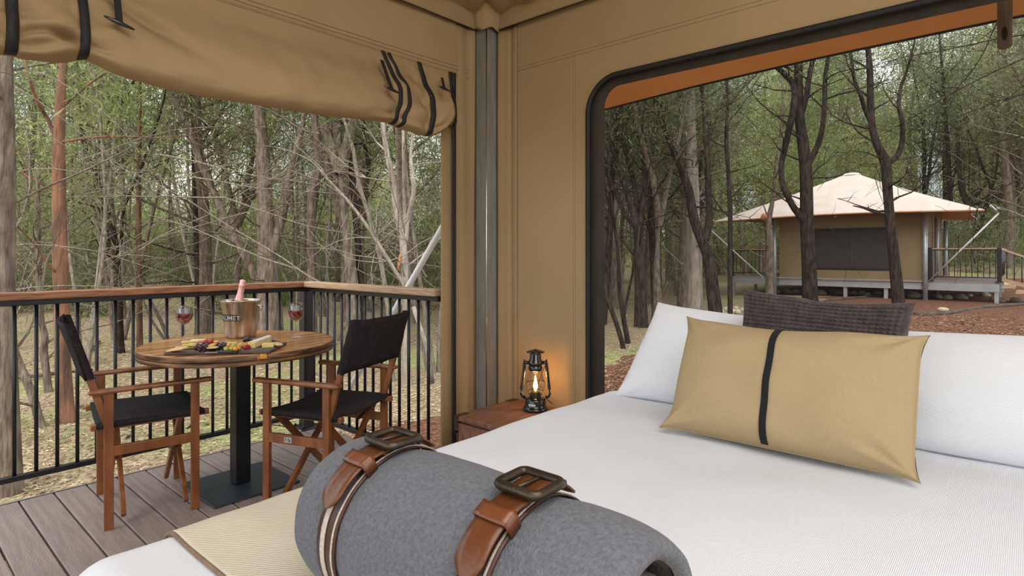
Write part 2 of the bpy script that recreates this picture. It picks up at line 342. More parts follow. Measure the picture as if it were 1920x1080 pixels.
# ================================================================ deck
BW=.138; VW=2.35; UW=2.43; DV=3.78; DU=2.17
mb=MB()
proto=None
floor=bpy.data.objects.new('floor',None); COL.objects.link(floor); floor['kind']='structure'; ORG['floor']=Vector((0,0,0))
k=0; u=.41-BW*20
while u<UW+.05:
    w0=u+.004; w1=u+BW-.004; v1=DV-.055 if w1<DU+.03 else VW-.02; v0=-2.6
    if w1>UW+.1: break
    if proto is None or v1!=proto[0]:
        b=MB(); b.box((BW/2,(v0+v1)/2,-.0125),(BW-.008,v1-v0,.025)); me=b.mesh('board',m_board)
        proto=(v1,me)
    o=bpy.data.objects.new('board',proto[1]); COL.objects.link(o); o.parent=floor; o.location=(u,0,0)
    md=o.modifiers.new('bevel','BEVEL'); md.width=.003; md.segments=2
    u+=BW
# rounded nosing along the outer edge
ny=[]
for x in (-2.35,DU+.02):
    ny.append([(x,DV-.050+ .058*math.sin(a)*1.0,-.03+.032*math.cos(a)) for a in np.linspace(-.05,math.pi,9)])
b=MB().grid(ny); b.build('trim_1',m_nose,smooth=True,kind='structure')
m_bear=M('bearer_steel',(.22,.22,.22),.6,.3,col2=(.27,.27,.27),sc=8)
b=MB(); b.box((-.1,DV-.01,-.17),(4.5,.05,.22)); b.box((DU-.01,3.06,-.17),(.05,1.4,.22)); b.box((UW-.02,-.1,-.17),(.05,4.9,.22)); b.build('trim_2',m_bear,kind='structure')
for i in range(9):
    pass
# ================================================================ railing
def railing(a,c,label,mat,zt=1.025,zb=.095,nb=None,endpost=False,sp=.0862,start=.0,iron=m_iron,cat='railing',group=None):
    a=Vector(a); c=Vector(c); d=(c-a); L=d.length; d.normalize(); mid=(a+c)/2
    r=empty('railing',(mid.x,mid.y,min(a.z,c.z)),label,cat,group)
    z=Vector((0,0,1))
    MB().bar(a+z*(zt-.02),c+z*(zt-.02),.085,.04).build('handrail',mat,r,bevel=.008)
    MB().bar(a+z*(zt-.054),c+z*(zt-.054),.035,.028).build('top_rail',iron,r,bevel=.003)
    MB().bar(a+z*zb,c+z*zb,.035,.028).build('bottom_rail',iron,r,bevel=.003)
    n=int((L-start)/sp); pm=None
    s=start
    while s<L-.02:
        p=a+d*s; 
        if pm is None:
            b=MB(); b.tube([(0,0,zb),(0,0,zt-.06)],.0092,8); pm=b.mesh('baluster',iron,True)
        o=bpy.data.objects.new('baluster',pm); COL.objects.link(o); o.parent=r; o.location=p-ORG[r.name]+Vector((0,0,0)) ; o.location.z=p.z-ORG[r.name].z
        s+=sp
    return r
RV=3.80; RU=2.12
# first baluster phase: a baluster at u=.542
st=(.542-(-2.3))%.0862
railing((-2.3,RV,0),(RU+.02,RV,0),'black metal balustrade with reddish timber handrail along the far edge of the deck',m_rail,start=st)
railing((RU,RV-.0,0),(RU,2.40,0),'shorter black balustrade with pale timber handrail running from deck corner back to the tent',m_railb,start=.10)
p=empty('railing_post',(RU,RV,0),'thick black square corner post where the two deck balustrades meet','post')
b=MB(); b.box((RU,RV,.48),(.075,.075,.96)); b.build('post_shaft',m_iron,p,bevel=.004)
b=MB(); b.box((RU,RV,.008),(.15,.15,.012)); b.build('base_plate',m_iron,p,bevel=.004)
for sx in (-1,1):
    for sy in (-1,1): MB().lathe([(.009,0),(.009,.012),(.004,.016)],(RU+sx*.055,RV+sy*.055,.014),10).build('bolt',m_iron,p,True)
# ================================================================ tent walls
# --- left wall (v=VW): header above the opening, side strip by the post
def cloth(name,us,zs,v0,amp,seed,mat=m_canvas,axis='v',kind='structure',parent=None,solid=.004,fn=None):
    P=[]
    for a in us:
        row=[]
        for z in zs:
            q=amp*(nz3((a*1.6,z*.5,seed),1.5)+.5*nz3((a*5,z*1.2,seed),1.5))
            if fn: q+=fn(a,z)
            row.append((a,v0+q,z) if axis=='v' else (v0+q,a,z))
        P.append(row)
    return MB().grid(P).build(name,mat,parent,True,kind=kind if parent is None else None,solid=solid)
ZS=2.19; ZC=2.49
cloth('wall_left',np.linspace(-2.4,2.42,90),np.linspace(ZS-.01,ZC+.05,8),VW,.012,1)
def stripfold(a,z): return .004*math.sin((a+z*.12)*38)*sst(2.1,2.3,a)*sst(2.40,2.30,a)
cloth('trim_3',np.linspace(2.085,2.40,26),np.linspace(0.0,ZS+.01,30),VW,.008,2,fn=stripfold).name='wall_left_strip'
bpy.data.objects['wall_left_strip'].name='wall_left'
# stitched seam lines
def seam(pts,parent=None,r=.0016): return pts
sm=MB()
for dz in (0,.018):
    sm.tube([(a,VW-.0035+0.012*(nz3((a*1.6,(ZS+.03+dz)*.5,1),1.5)+.5*nz3((a*5,(ZS+.03+dz)*1.2,1),1.5)),ZS+.03+dz) for a in np.linspace(-2.3,2.36,90)],.0008,4)
sm.build('trim_4',m_screw,kind='structure')
# zip along the opening edge
zp=empty('door_zip',(2.155,VW-.02,0),'black zip tape running down the edge of the open doorway by the corner post','zip')
MB().grid([[(2.155-.013,VW-.026,z),(2.155,VW-.032,z),(2.155+.013,VW-.026,z)] for z in np.linspace(0.0,ZS+.0,20)]).build('zip_tape',m_black,zp,solid=.004)
MB().tube([(2.155,VW-.036,0.0),(2.155,VW-.036,ZS)],.0035,6).build('zip_teeth',m_black,zp,True)
# --- roll-up flap
sil=[(-420,60),(-200,80),(0,97),(30,101),(60,106),(110,113),(140,110),(163,107),(185,119),(215,134),(250,146),(300,160),(350,172),(400,181),(500,197),(600,213),(700,224),(735,229),(760,240),(790,250),(815,254),(832,247),(846,229)]
sp=[PV(x,y,2.26) for x,y in sil]; su=np.array([p.x for p in sp]); szb=np.array([p.z for p in sp])
strapu=[PV(x,60,2.2).x for x in (27,165)]+[PV(x,180,2.2).x for x in (756,818)]
def bulge(u):
    b=.135-.02*sst(1.2,2.1,u)
    for s_ in strapu: b-=.030*math.exp(-((u-s_)/.05)**2)
    b*= 1-.75*sst(2.06,2.16,u)
    return b
def prof(u,t,off=0.,wr=1.):
    zb=float(np.interp(u,su,szb)); zt=ZS+.005; b=bulge(u)
    # t 0..1 from seam down the room side, 1..1.5 round the bottom, to the outside
    H=zt-zb
    if t<=1:
        z=zt-H*(t*.86); x=b*(.35*t+.65*float(sst(.10,.85,t)))
        tt=max(0,(t-.72)/.28); 
    else:
        a=(t-1)*math.pi; zc=zt-H*.86; rr=H*.14
        z=zc-rr*math.sin(a)*1.0; x=b*.5+ (b*.5)*math.cos(a)
    w_=.010*nz3((u*3,t*2.2,5),1.6)+.006*nz3((u*9,t*4,8),1.3)
    for s_ in strapu: 
        e=math.exp(-((u-s_)/.10)**2)
        w_+=.014*e*math.sin(t*16+3*nz3((u*10,t,3),1))*(1 if abs(u-s_)>.02 else .2)
    # big crease in the sagging fold
    w_+=-.018*math.exp(-((t-(.78+.25*(u-.32)))/.05)**2)*math.exp(-((u-.22)/.22)**2)
    # long diagonal valley right of the left strap, and the deep arc-shaped fold above the sagging hem
    c_=.30+.55*(u-strapu[1])/.42
    if u>strapu[1]: w_-=.040*math.exp(-((t-c_)/.09)**2)*math.exp(-((u-strapu[1]-.16)/.16)**2)
    um=(strapu[0]+strapu[1])/2; hw=abs(strapu[1]-strapu[0])/2
    if abs(u-um)<hw: w_-=.060*math.exp(-((t-(1.03-.12*math.cos((u-um)/hw*math.pi/2)))/.05)**2)*(1-((u-um)/hw)**4)
    return Vector((u,VW-.008-x-w_*min(1,t*4)*wr-off,z))
us=np.linspace(su.min(),2.165,240)
rl=empty('door_flap',(1,VW,1.85),'rolled-up tan canvas door flap strapped above the opening to the deck','tent flap')
P=[[prof(u,t) for t in np.linspace(0,2.0,90)] for u in us]
MB().grid(P).build('rolled_canvas',m_canvas,rl,True,solid=.003)
b=MB()
# spiral end at the right
def strap(u,wd,name,tmax=1.9,du=0.,skew=0.):
    P=[]
    for t in np.linspace(0.0,tmax,34):
        uu=u+skew*math.sin(min(t,1)*math.pi*.9)
        P.append([prof(uu-wd/2,t,.011,.35),prof(uu,t,.012,.35),prof(uu+wd/2,t,.011,.35)])
    return MB().grid(P).build(name,m_black,rl,True,solid=.003)
strap(strapu[0],.030,'strap'); strap(strapu[1],.026,'strap')
strap(strapu[2]-.02,.020,'strap',skew=.05); strap(strapu[2]+.015,.018,'strap',skew=.06); strap(strapu[3],.026,'strap',skew=.03); strap(2.14,.03,'strap',skew=0)
# loose toggles
def toggle(px0,py0,px1,py1,wd,tiltpx):
    a=PV(px0,py0,VW-.05); c=PV(px1,py1,VW-.16)
    t=empty('strap_toggle',(a.x,a.y-.02,c.z),'','x')
    MB().bar(a,c,wd,.004,side=(1,0,0)).build('strap',m_black,t)
    d=Vector((.042,.0,-tiltpx)); MB().tube([c-d,c-d*.5,c,c+d*.5,c+d],[.003,.006,.008,.006,.003],8).build('toggle_bar',m_enam,t,True)
    return t
t=toggle(214,-60,224,43,.020,.010); tag(t,'black strap with flat toggle bar hanging loose at the upper left of the flap','strap')
t=toggle(716,113,735,168,.018,.008); tag(t,'short loose black strap with toggle just left of the double straps','strap')
t=toggle(829,146,833,166,.013,.006); tag(t,'tiny loose black strap with toggle at the top of the doorway zip','strap')
# --- corner post
po=empty('corner_post',(2.375,2.295,0),'grey galvanised square steel post standing in the tent corner','post')
MB().box((2.372,2.292,1.24),(.084,.084,2.48)).build('post_shaft',m_post,po,bevel=.004)
MB().tube([(2.331,2.251,0),(2.331,2.251,2.47)],.0036,8).build('edge_highlight',m_bright,po,True,label='thin bright tube standing in for the highlight on the post edge')  # highlight along the post corner, modelled as a bright tube
MB().lathe([(.004,0),(.004,.003)],(2.335,2.262,1.73),10,axis=(-1,0,0)).build('bolt',m_iron,po,True)
# --- canvas flaps either side of the post
def lflap(a,z): return -.045*sst(2.33,2.37,a)*0-.03*math.exp(-((a-2.36)/.02)**2)
cloth('corner_flap',np.linspace(2.17,2.318,18),np.linspace(0,ZC,26),VW-.010,.006,11,fn=lambda a,z:-.008*sst(2.25,2.31,a)+.004*math.sin(a*60+z*1.5)-.012*sst(.9,.0,z)*math.exp(-((a-2.24-z*.05)/.018)**2),kind=None,solid=.003)
o=[x for x in bpy.data.objects if x.name.startswith('corner_flap')][0]; tag(o,'narrow tan canvas flap between the doorway zip and the left side of the steel post','tent flap')
cloth('corner_flap',np.linspace(2.105,2.238,18),np.linspace(0,ZC,26),UW-.010,.006,12,axis='u',fn=lambda a,z:-.010*sst(2.18,2.235,a)+.008*math.exp(-((a-2.15)/.015)**2),kind=None,solid=.003)
o=[x for x in bpy.data.objects if x.name.startswith('corner_flap')][-1]; tag(o,'narrow tan canvas flap on the right side of the steel post','tent flap')
# --- right wall (u=UW) with rounded window hole
VA=1.64; VB=-2.1; ZT=2.075; ZB=.34; RAD=.165
def rrect(o=0.,n=9):
    pts=[]; r=RAD-o if o<RAD else .01
    for cx,cz,a0 in ((VA-o-r,ZT-o-r,0),(VB+o+r,ZT-o-r,90),(VB+o+r,ZB+o+r,180),(VA-o-r,ZB+o+r,270)):
        for i in range(n):
            a=R(a0+90*i/(n-1)); pts.append((cx+r*math.cos(a),cz+r*math.sin(a)))
    return pts
def wallR():
    bm=bmesh.new(); inner=rrect(0,13)
    outer=[(2.42,-.02),(2.42,ZC+.05),(-2.6,ZC+.05),(-2.6,-.02)]
    def loop(ps):
        v=[bm.verts.new((UW,a,z)) for a,z in ps]; return [bm.edges.new((v[i],v[(i+1)%len(v)])) for i in range(len(v))]
    e=loop(inner)+loop(outer)
    bmesh.ops.triangle_fill(bm,use_beauty=True,use_dissolve=False,edges=e)
    me=bpy.data.meshes.new('wall_right'); bm.to_mesh(me); bm.free(); me.materials.append(m_canvas)
    o=bpy.data.objects.new('wall_right',me); COL.objects.link(o); o['kind']='structure'
    md=o.modifiers.new('s','SOLIDIFY'); md.thickness=.006; md.offset=0
wallR()
def ring(name,o0,o1,u,mat,parent,zz=0.,bul=0.):
    A=rrect(o0,13); B=rrect(o1,13)
    if o1>.05: B=[(a,z+.030*float(sst(1.7,2.0,z))) for a,z in B]
    P=[[(u+.0,a[0],a[1]),(u-bul,(a[0]+b_[0])/2,(a[1]+b_[1])/2),(u,b_[0],b_[1])] for a,b_ in zip(A,B)]
    return MB().grid(P,close_u=True).build(name,mat,parent,True,solid=.003)
wi=bpy.data.objects.new('window_1',None); COL.objects.link(wi); wi['kind']='structure'; wi.location=(UW,0,ZB); ORG['window_1']=Vector((UW,0,ZB))
ring('zip_border',-.012,.012,UW-.010,m_black,wi,bul=.008)
ring('dark_surround',-.05,.072,UW+.030,m_dark,wi,bul=.0)
MB().grid([[(UW+.006,VA-.005,ZB),(UW+.006,VA-.005,ZT)],[(UW+.006,VB,ZB),(UW+.006,VB,ZT)]]).build('insect_screen',m_mesh,wi)
sm=MB()
for dz in (0,.018): sm.tube([(UW-.0032,a,ZS+.03+dz) for a in np.linspace(2.36,-2.4,12)],.0008,4)
for dv in (0,.012): sm.tube([(UW-.0032,1.72+dv,z) for z in np.linspace(.0,ZS+.03,12)],.0006,4)
sm.build('trim_5',m_screw,kind='structure')
# --- ceiling liner
def ceiling():
    A=Vector((0,-.1,3.75)); C=[Vector((2.42,2.34,ZC+.06)),Vector((-2.45,2.34,ZC+.06)),Vector((-2.45,-2.6,ZC+.06)),Vector((2.42,-2.6,ZC+.06))]
    mb=MB()
    for i in range(4):
        a=C[i]; c=C[(i+1)%4]; P=[]
        for s_ in np.linspace(0,1,70):
            row=[]
            for t in np.concatenate([np.linspace(0,.2,14),np.linspace(.24,1,14)]):
                e=a.lerp(c,s_); p=e.lerp(A,t)
                dist=min((e-a).length,(e-c).length)
                gather=math.exp(-dist/.5)*math.exp(-t*5)
                p.z-= .05*math.sin(min(t/.16,1)*math.pi)*(1-.35*gather)
                p.z+= .02*nz3((p.x*2,p.y*2,1),1.7)*min(1,t*20)+.035*gather*math.sin(dist*30+t*26+2*nz3((dist*3,t*3,i),1.5))*min(1,t*30)+.03*nz3((p.x*5,p.y*5,3),1.3)*min(1,t*20)
                row.append(p)
            P.append(row)
        mb.grid(P)
    mb.build('ceiling',m_canvas,None,True,kind='structure')
    # valance band and its dark cord
    for nm,pa,pc,nrm in (('ceiling_valance_left',(2.36,VW-.028),(-2.4,VW-.028),(0,-1)),('ceiling_valance_right',(UW-.028,2.28),(UW-.028,-2.5),(-1,0))):
        P=[]; H=[]
        for s_ in np.linspace(0,1,120):
            x=pa[0]+(pc[0]-pa[0])*s_; y=pa[1]+(pc[1]-pa[1])*s_
            w1=.012*nz3((x*4,y*4,2),1.5)+.01; dist=s_*4.8
            row=[]
            for t in np.linspace(0,1,6):
                q=w1*(.3+t)*1.2; row.append((x+nrm[0]*q,y+nrm[1]*q,ZC-.025-.0*dist+t*.10))
            P.append(row); H.append((row[0][0]+nrm[0]*.003,row[0][1]+nrm[1]*.003,row[0][2]))
        b=MB().grid(P).build('trim_6',m_canvas,None,True,kind='structure',solid=.003)
        MB().tube(H,.0028,5).build('hem_cord',m_black,b,True)
ceiling()
# cap of cloth tied round the head of the post
P=[]
for i in range(25):
    a=R(150+150*i/24); row=[]
    for t in np.linspace(0,1,8):
        r=.075+.025*t+.003*math.sin(i*1.3)*t; row.append((2.372+r*math.cos(a),2.292+r*math.sin(a),ZC-.03+.008*math.sin(i*.5)+t*.14))
    P.append(row)
MB().grid(P).build('post_cap',m_canvas,None,True,label='gathered tan canvas collar at the top of the steel post',cat='tent collar',solid=.003)
# ================================================================ outer fly
def fly():
    r=empty('fly_roof',(0,0,2.1),'backlit orange-brown outer fly canvas seen at the top of the window','tent roof')
    A=Vector((0,.4,4.1)); UE=3.2; VE=4.75
    def ez(u_,v_):
        return None
    def edge(i,s_):
        # catenary eaves: lowest at corner
        if i==0: # right eave, u=UE
            v=3.2-s_*7.6; px=[3.2,2.05,1.4,.73,.098,-4.4]; zz=[2.06,2.14,2.177,2.196,2.20,2.14]
            return Vector((UE,v,np.interp(-v,[-x for x in px],zz)))
        if i==1:
            u_=3.2-s_*6.8; return Vector((u_,VE-1.55*(1-s_)*0-1.55,2.06+.20*math.sin(min(1,s_*1.0)*math.pi)*1.0))
    P=[]
    for s_ in np.linspace(0,1,40):
        e=edge(0,s_); P.append([e.lerp(A,t)+Vector((0,0,.0)) for t in np.linspace(0,1,12)])
    mb=MB().grid(P)
    P=[]
    for s_ in np.linspace(0,1,40):
        e=edge(1,s_); e.z=2.06+.42*sst(0,.15,s_); P.append([e.lerp(A,t) for t in np.linspace(0,1,12)])
    mb.grid(P); mb.build('fly_canvas',m_fly,r,True)
    MB().tube([edge(0,s_) for s_ in np.linspace(0,1,60)],.007,6).build('eave_cord',m_black,r,True)
    return r
fly()
m_wpole=M('weathered_pole',(.17,.135,.09),.7,col2=(.26,.21,.15),sc=8,st=(6,6,1),bump=.3)
a=PU(1884,-30,3.05); c=PU(1884,90,3.05)
q=empty('awning_pole',(c.x,c.y,c.z),'short weathered timber pole end hanging under the fly at the top right of the window','pole')
MB().tube([a,a.lerp(c,.5),c.lerp(a,.02),c],[.024,.024,.024,.018],12).build('pole_shaft',m_wpole,q,True)
MB().ball(c.lerp(a,.28)+Vector((-.023,0,-.02)),.012,8,6,(.4,.8,2.4)).build('knot',b_dark,q,True,label='dark knot in the timber')
a=WD(648,742,4.3); c=WD(830,425,3.9); e=a+(c-a)*1.72
m_wht=M('white_strut',(.74,.74,.72),.4,col2=(.8,.8,.78),sc=5)
q=empty('roof_strut',(a.x,a.y,a.z),'white tubular roof strut slanting up outside the deck railing near the doorway','strut')
MB().tube([a-(c-a)*.1,a,c,e],.021,12).build('strut_tube',m_wht,q,True)
MB().box(a-(c-a)*.1,(.07,.07,.05)).build('foot_bracket',m_bright,q,bevel=.004)
# ================================================================ director chairs
def chair(loc,rz,label,plate=False):
    r=empty('folding_chair',loc,label,'chair','folding chairs at the deck table',rz)
    W=.243; D=.17
    def B(mb,n,m,**k): return mb.build(n,m,r,local=True,**k)
    for sx in (-1,1):
        for sy in (-1,1):
            B(MB().box((sx*D,sy*W,.302),(.036,.022,.604)),'leg',m_teak,bevel=.002)
    for sy in (-1,1):
        B(MB().box((.0,sy*(W+.002),.613),(.49,.044,.021)),'armrest',m_teak,bevel=.009,seg=3)
        st_=B(MB().box((0,sy*W,.345),(2*D-.03,.018,.044)),'side_stretcher',m_teak,bevel=.002)
        if plate and sy==plate:
            pl=B(MB().box((.04,sy*(W+.0105),.345),(.044,.002,.026)),'name_plate',M('nickel_plate',(.42,.41,.38),.4,.5,col2=(.5,.49,.46),sc=40),bevel=.0005,label='small engraved nickel plate')
            mk=MB(); y=sy*(W+.0118)
            # two little engraved emblems: a seated figure and an oval mark
            mk.tube([(.053+.004*math.cos(t),y,.350+.004*math.sin(t)) for t in np.linspace(0,6.28,9)],.0008,4)
            mk.tube([(.053,y,.346),(.056,y,.340),(.050,y,.338)],.0010,4)
            mk.tube([(.035+.008*math.cos(t),y,.345+.005*math.sin(t)) for t in np.linspace(0,6.28,12)],.0007,4)
            mk.tube([(.037,y,.353),(.033,y,.347),(.026,y,.339)],.0009,4); mk.tube([(.034,y,.338),(.026,y,.338)],.0009,4)
            o=mk.mesh('engraving',m_lab); q=bpy.data.objects.new('engraving',o); COL.objects.link(q); q.parent=pl
        B(MB().box((.0,sy*(W-.03),.452),(.47,.026,.026)),'seat_rail',m_teak,bevel=.003)
    for x,dx in ((.125,0),(-.125,0)):
        for k_,sy in enumerate((-1,1)):
            xx=x+(k_-.5)*.026
            B(MB().bar((xx,sy*(W-.03),.45),(xx,-sy*(W-.035),.035),.020,.030,side=(1,0,0)),'cross_leg',m_teak,bevel=.002)
        B(MB().tube([(x-.03,0,.243),(x+.03,0,.243)],.004,8),'pivot_bolt',m_brs,smooth=True)
    for x in (.125,-.125):
        for sy in (-1,1): B(MB().bar((x+.035,sy*(W-.012),.40),(x+.035,sy*(W-.13),.355),.016,.004,side=(1,0,0)),'hinge_strap',m_brs)
    # seat canvas sling
    P=[]
    for i in range(25):
        t=-1+2*i/24; row=[]
        for x in np.linspace(-.215,.215,13):
            y=t*(W-.012); z=.470-.020*(1-t*t)-.002*math.sin(x*9)
            row.append((x,y,z))
        P.append(row)
    wrap=[[(x,-(W-.012),.446) for x in np.linspace(-.215,.215,13)]]; P=wrap+P+[[(x,(W-.012),.446) for x in np.linspace(-.215,.215,13)]]
    B(MB().grid(P),'seat',m_fab,smooth=True,solid=.006)
    bx=lambda z:-.165-(z-.43)*.30
    for sy in (-1,1):
        B(MB().bar((bx(.43),sy*(W-.012),.43),(bx(.905),sy*(W-.012),.905),.018,.030,side=(0,1,0)),'back_post',m_teak,bevel=.003)
    P=[]; n=40
    # closed loop sleeve : front sheet, wraps posts, back sheet short
    for i in range(n+1):
        t=-1+2*i/n; row=[]
        for z in np.linspace(.675,.915,10):
            zz=z+.008*abs(t)**6*(1 if z>.8 else -1)
            row.append((bx(z)-.012-.022*(1-t*t)+.002*math.sin(t*9+z*20),t*(W+.006),zz))
        P.append(row)
    bc=B(MB().grid(P),'backrest',m_fab,smooth=True,solid=.006)
    for sy in (-1,1):
        P=[]
        for j in range(11):
            a=2*math.pi*j/10; row=[]
            for z in np.linspace(.672,.918,6): row.append((bx(z)+.019*math.cos(a),sy*(W-.012)+.020*math.sin(a),z))
            P.append(row)
        q=MB().grid(P); me=q.mesh('sleeve',m_fab,True); o=bpy.data.objects.new('sleeve',me); COL.objects.link(o); o.parent=bc
    return r
chair((.965,3.255,0),R(-10),'folding teak chair with charcoal canvas at the left end of the deck table')
chair((1.607,2.66,0),R(112),'folding teak chair with charcoal canvas and small metal plate, nearer the doorway post',plate=1)
# ================================================================ table
TC=(1.365,3.125)
t=empty('pedestal_table',(TC[0],TC[1],0),'round rustic wooden table on a black square pedestal with a flat base plate','table')
def topring(r0,seed,z):
    pts=[]
    for i in range(96):
        a=2*math.pi*i/96; r=r0*(1+.006*noise.noise(Vector((math.cos(a)*2,math.sin(a)*2,seed)))+.003*noise.noise(Vector((math.cos(a)*9,math.sin(a)*9,seed))))
        # resin filled notch
        if seed<3:
            n_=abs((a-R(258.5)+math.pi)%(2*math.pi)-math.pi); r-=.012*math.exp(-(n_/.03)**2)
        pts.append((TC[0]+r*math.cos(a),TC[1]+r*math.sin(a),z))
    return pts
RT_=.470
for nm,mat_,z0,z1,s_ in (('tabletop',m_top,.724,.752,1),('lower_board',m_rim,.702,.7235,5)):
    rings=[topring(.001,s_,z0),topring(RT_-.02,s_,z0),topring(RT_-.002,s_,z0+.001),topring(RT_,s_,z0+.006),topring(RT_,s_,z1-.007),topring(RT_-.003,s_,z1-.002),topring(RT_-.008,s_,z1),topring(RT_-.03,s_,z1),topring(.25,s_,z1),topring(.001,s_,z1)]
    P=[list(r_) for r_ in rings]; P=list(map(list,zip(*P)))
    o=MB().grid(P,close_u=True).build(nm,mat_,t,True)
    if nm=='tabletop':
        o.data.materials.append(m_rim)
        for p in o.data.polygons:
            if p.center.z+0<z1-.0012 and (Vector((p.center.x,p.center.y)).length>RT_-.006): p.material_index=1
    ORGt=o
a=R(258.5); MB().box((TC[0]+(RT_-.008)*math.cos(a),TC[1]+(RT_-.008)*math.sin(a),.7405),(.03,.034,.026),rz=a).build('resin_patch',m_resin,t,bevel=.008,label='yellow resin filling a notch in the rim')
MB().box((TC[0],TC[1],.36),(.077,.077,.69)).build('pedestal',m_iron,t,bevel=.003)
MB().box((TC[0],TC[1],.697),(.28,.28,.008)).build('top_plate',m_iron,t)
m_plate=M('base_plate_blue_black',(.026,.035,.046),.42,col2=(.034,.045,.058),sc=5)
MB().box((TC[0]+.0,TC[1]-.0,.007),(.44,.44,.010)).build('base_plate',m_plate,t,bevel=.004)
ZT_=.752
# ---------- ice bucket and bottle
bc=PZ(452,632,ZT_); 
q=empty('ice_bucket',(bc.x,bc.y,ZT_),'stainless steel ice bucket with black name plate standing on the table','bucket')
pr=[(.0,0),(.068,0),(.074,.002),(.078,.010),(.080,.02),(.092,.12),(.1025,.196),(.1035,.200),(.110,.203),(.113,.206),(.110,.209),(.102,.208),(.099,.202),(.088,.12),(.076,.02),(.0,.012)]
MB().lathe(pr,bc,56,capb=False,capt=False).build('bucket_body',m_ss,q,True)
rr=RT*1.0
hp=bc+RT*.103+UP*.176
MB().tube([hp-RT*.012,hp+RT*.008],.009,10).build('handle_stub',m_bright,q,True)
MB().tube([hp+RT*.012+FW*(.014*math.cos(a))+UP*(-.012+.016*math.sin(a)) for a in np.linspace(0,2*math.pi,18)[:-1]],.0032,6,closed=True).build('ring_handle',m_bright,q,True)
# curved name plate facing the camera-left
th0=math.atan2(-FW.y,-FW.x)-R(24)
def onb(a,z,off):
    r_=.080+(.0225)*(z-.02)/.176+off; return bc+Vector((r_*math.cos(a),r_*math.sin(a),z))
P=[[onb(th0+s_,z,.0018) for z in (.098,.115,.132)] for s_ in np.linspace(-.62,.62,17)]
pl=MB().grid(P).build('name_plate',m_lab,q,True,solid=.002,label='black plate with silver lettering')
def text_mesh(s,size):
    cu=bpy.data.curves.new('txt','FONT'); cu.body=s; cu.size=size; cu.align_x='CENTER'; cu.align_y='CENTER'; cu.offset=size*.012
    o=bpy.data.objects.new('txt',cu); COL.objects.link(o); dg=bpy.context.evaluated_depsgraph_get(); me=bpy.data.meshes.new_from_object(o.evaluated_get(dg)); bpy.data.objects.remove(o); return me
me=text_mesh('BEAUMET',.030)
xs_=[v.co.x for v in me.vertices]; sx_=.150/(max(xs_)-min(xs_)); 
for v in me.vertices:
    p=onb(th0-(-v.co.x*sx_)*1.0/.0925*1.0*(1),.115+v.co.y*.95,.0034); v.co=p-bc
# direction check: letters must read left to right seen from outside
me.materials.clear(); me.materials.append(m_let)
o=bpy.data.objects.new('lettering',me); COL.objects.link(o); o.parent=pl; o.location=(0,0,0)
fr=MB()
for z in (.1025,.1275): fr.tube([onb(th0+s_,z,.0036) for s_ in np.linspace(-.575,.575,20)],.0008,4)
fr.build('plate_border',m_let,pl)
bt=WD(452,560,(bc-CAM).dot(FW))
ax=Vector((.10,.04,1)).normalized()
ax=(RT*.16+UP+FW*.10).normalized(); b0=bc+UP*.02+RT*(-.045)-FW*.01
bo_=empty('wine_bottle',b0,'dark wine bottle with pink foil neck leaning in the ice bucket','bottle')
MB().lathe([(.0,0),(.036,.0),(.040,.006),(.040,.13),(.037,.155),(.026,.178),(.0215,.19)],b0,28,axis=ax,capb=False,capt=False).build('bottle_glass',m_btl,bo_,True)
MB().lathe([(.0235,.180),(.0225,.190),(.0170,.222),(.0152,.262),(.0166,.266),(.0168,.276),(.0155,.279),(.0152,.285),(.0158,.296),(.0140,.303),(.0,.306)],b0,28,axis=ax,capb=False,capt=False).build('foil_neck',m_pink,bo_,True,label='crinkled pink foil')
# ---------- wine glasses
def glass(px,py,label):
    c=PZ(px,py,ZT_)+UP*.001
    g=empty('wine_glass',c,label,'glass','glasses of red wine')
    pr=[(.0,.0),(.034,.0),(.035,.0015),(.030,.004),(.012,.009),(.0055,.018),(.0038,.035),(.0036,.070),(.0045,.084),(.010,.090),(.024,.099),(.036,.115),(.0415,.135),(.0410,.155),(.0375,.178),(.0355,.191)]
    inn=[(.0343,.191),(.0362,.178),(.0397,.155),(.0402,.135),(.0345,.116),(.022,.1005),(.008,.0935),(.0,.092)]
    MB().lathe(pr+inn,c,36,capb=False,capt=False).build('glass_body',m_bowl,g,True)
    MB().lathe([(.0,.0935),(.0078,.0948),(.0212,.1018),(.0337,.117),(.0394,.1355),(.0390,.146),(.0,.146)],c,36,capb=False,capt=False).build('wine',m_wine,g,True,label='red wine')
glass(346,641,'glass of red wine on the left side of the table, left of the ice bucket')
glass(555,633,'glass of red wine on the right side of the table, right of the ice bucket')
# ---------- grazing board
zb=ZT_+.014
A=PZ(307,661,zb); Bp=PZ(505,658,zb); Cc=PZ(534,641,zb)
e1=(Bp-A); L1=e1.length; e1.normalize(); e2=Vector((-e1.y,e1.x,0)); L2=(Cc-Bp).dot(e2)
cen=A+e1*L1/2+e2*L2/2; an=math.atan2(e1.y,e1.x)
MB().box((cen.x,cen.y,ZT_+.0075),(L1,L2,.012),rz=an).build('serving_board',m_slate,bevel=.002,label='dark rectangular serving board under the cheese and fruit',cat='board')
def at(px,py,dz=0): p=PZ(px,py,zb+dz); return p
m_chy=M('yellow_cheese',(.78,.55,.12),.45,col2=(.86,.66,.22),sc=40); m_brie=M('brie_inside',(.78,.60,.20),.4,col2=(.86,.70,.32),sc=50,bump=.3)
m_rind=M('white_rind',(.82,.80,.74),.8,col2=(.74,.70,.62),sc=60,bump=.4,bsc=150); m_crk=M('cracker_tan',(.62,.38,.16),.8,col2=(.82,.62,.36),sc=70,bump=.6,bsc=200)
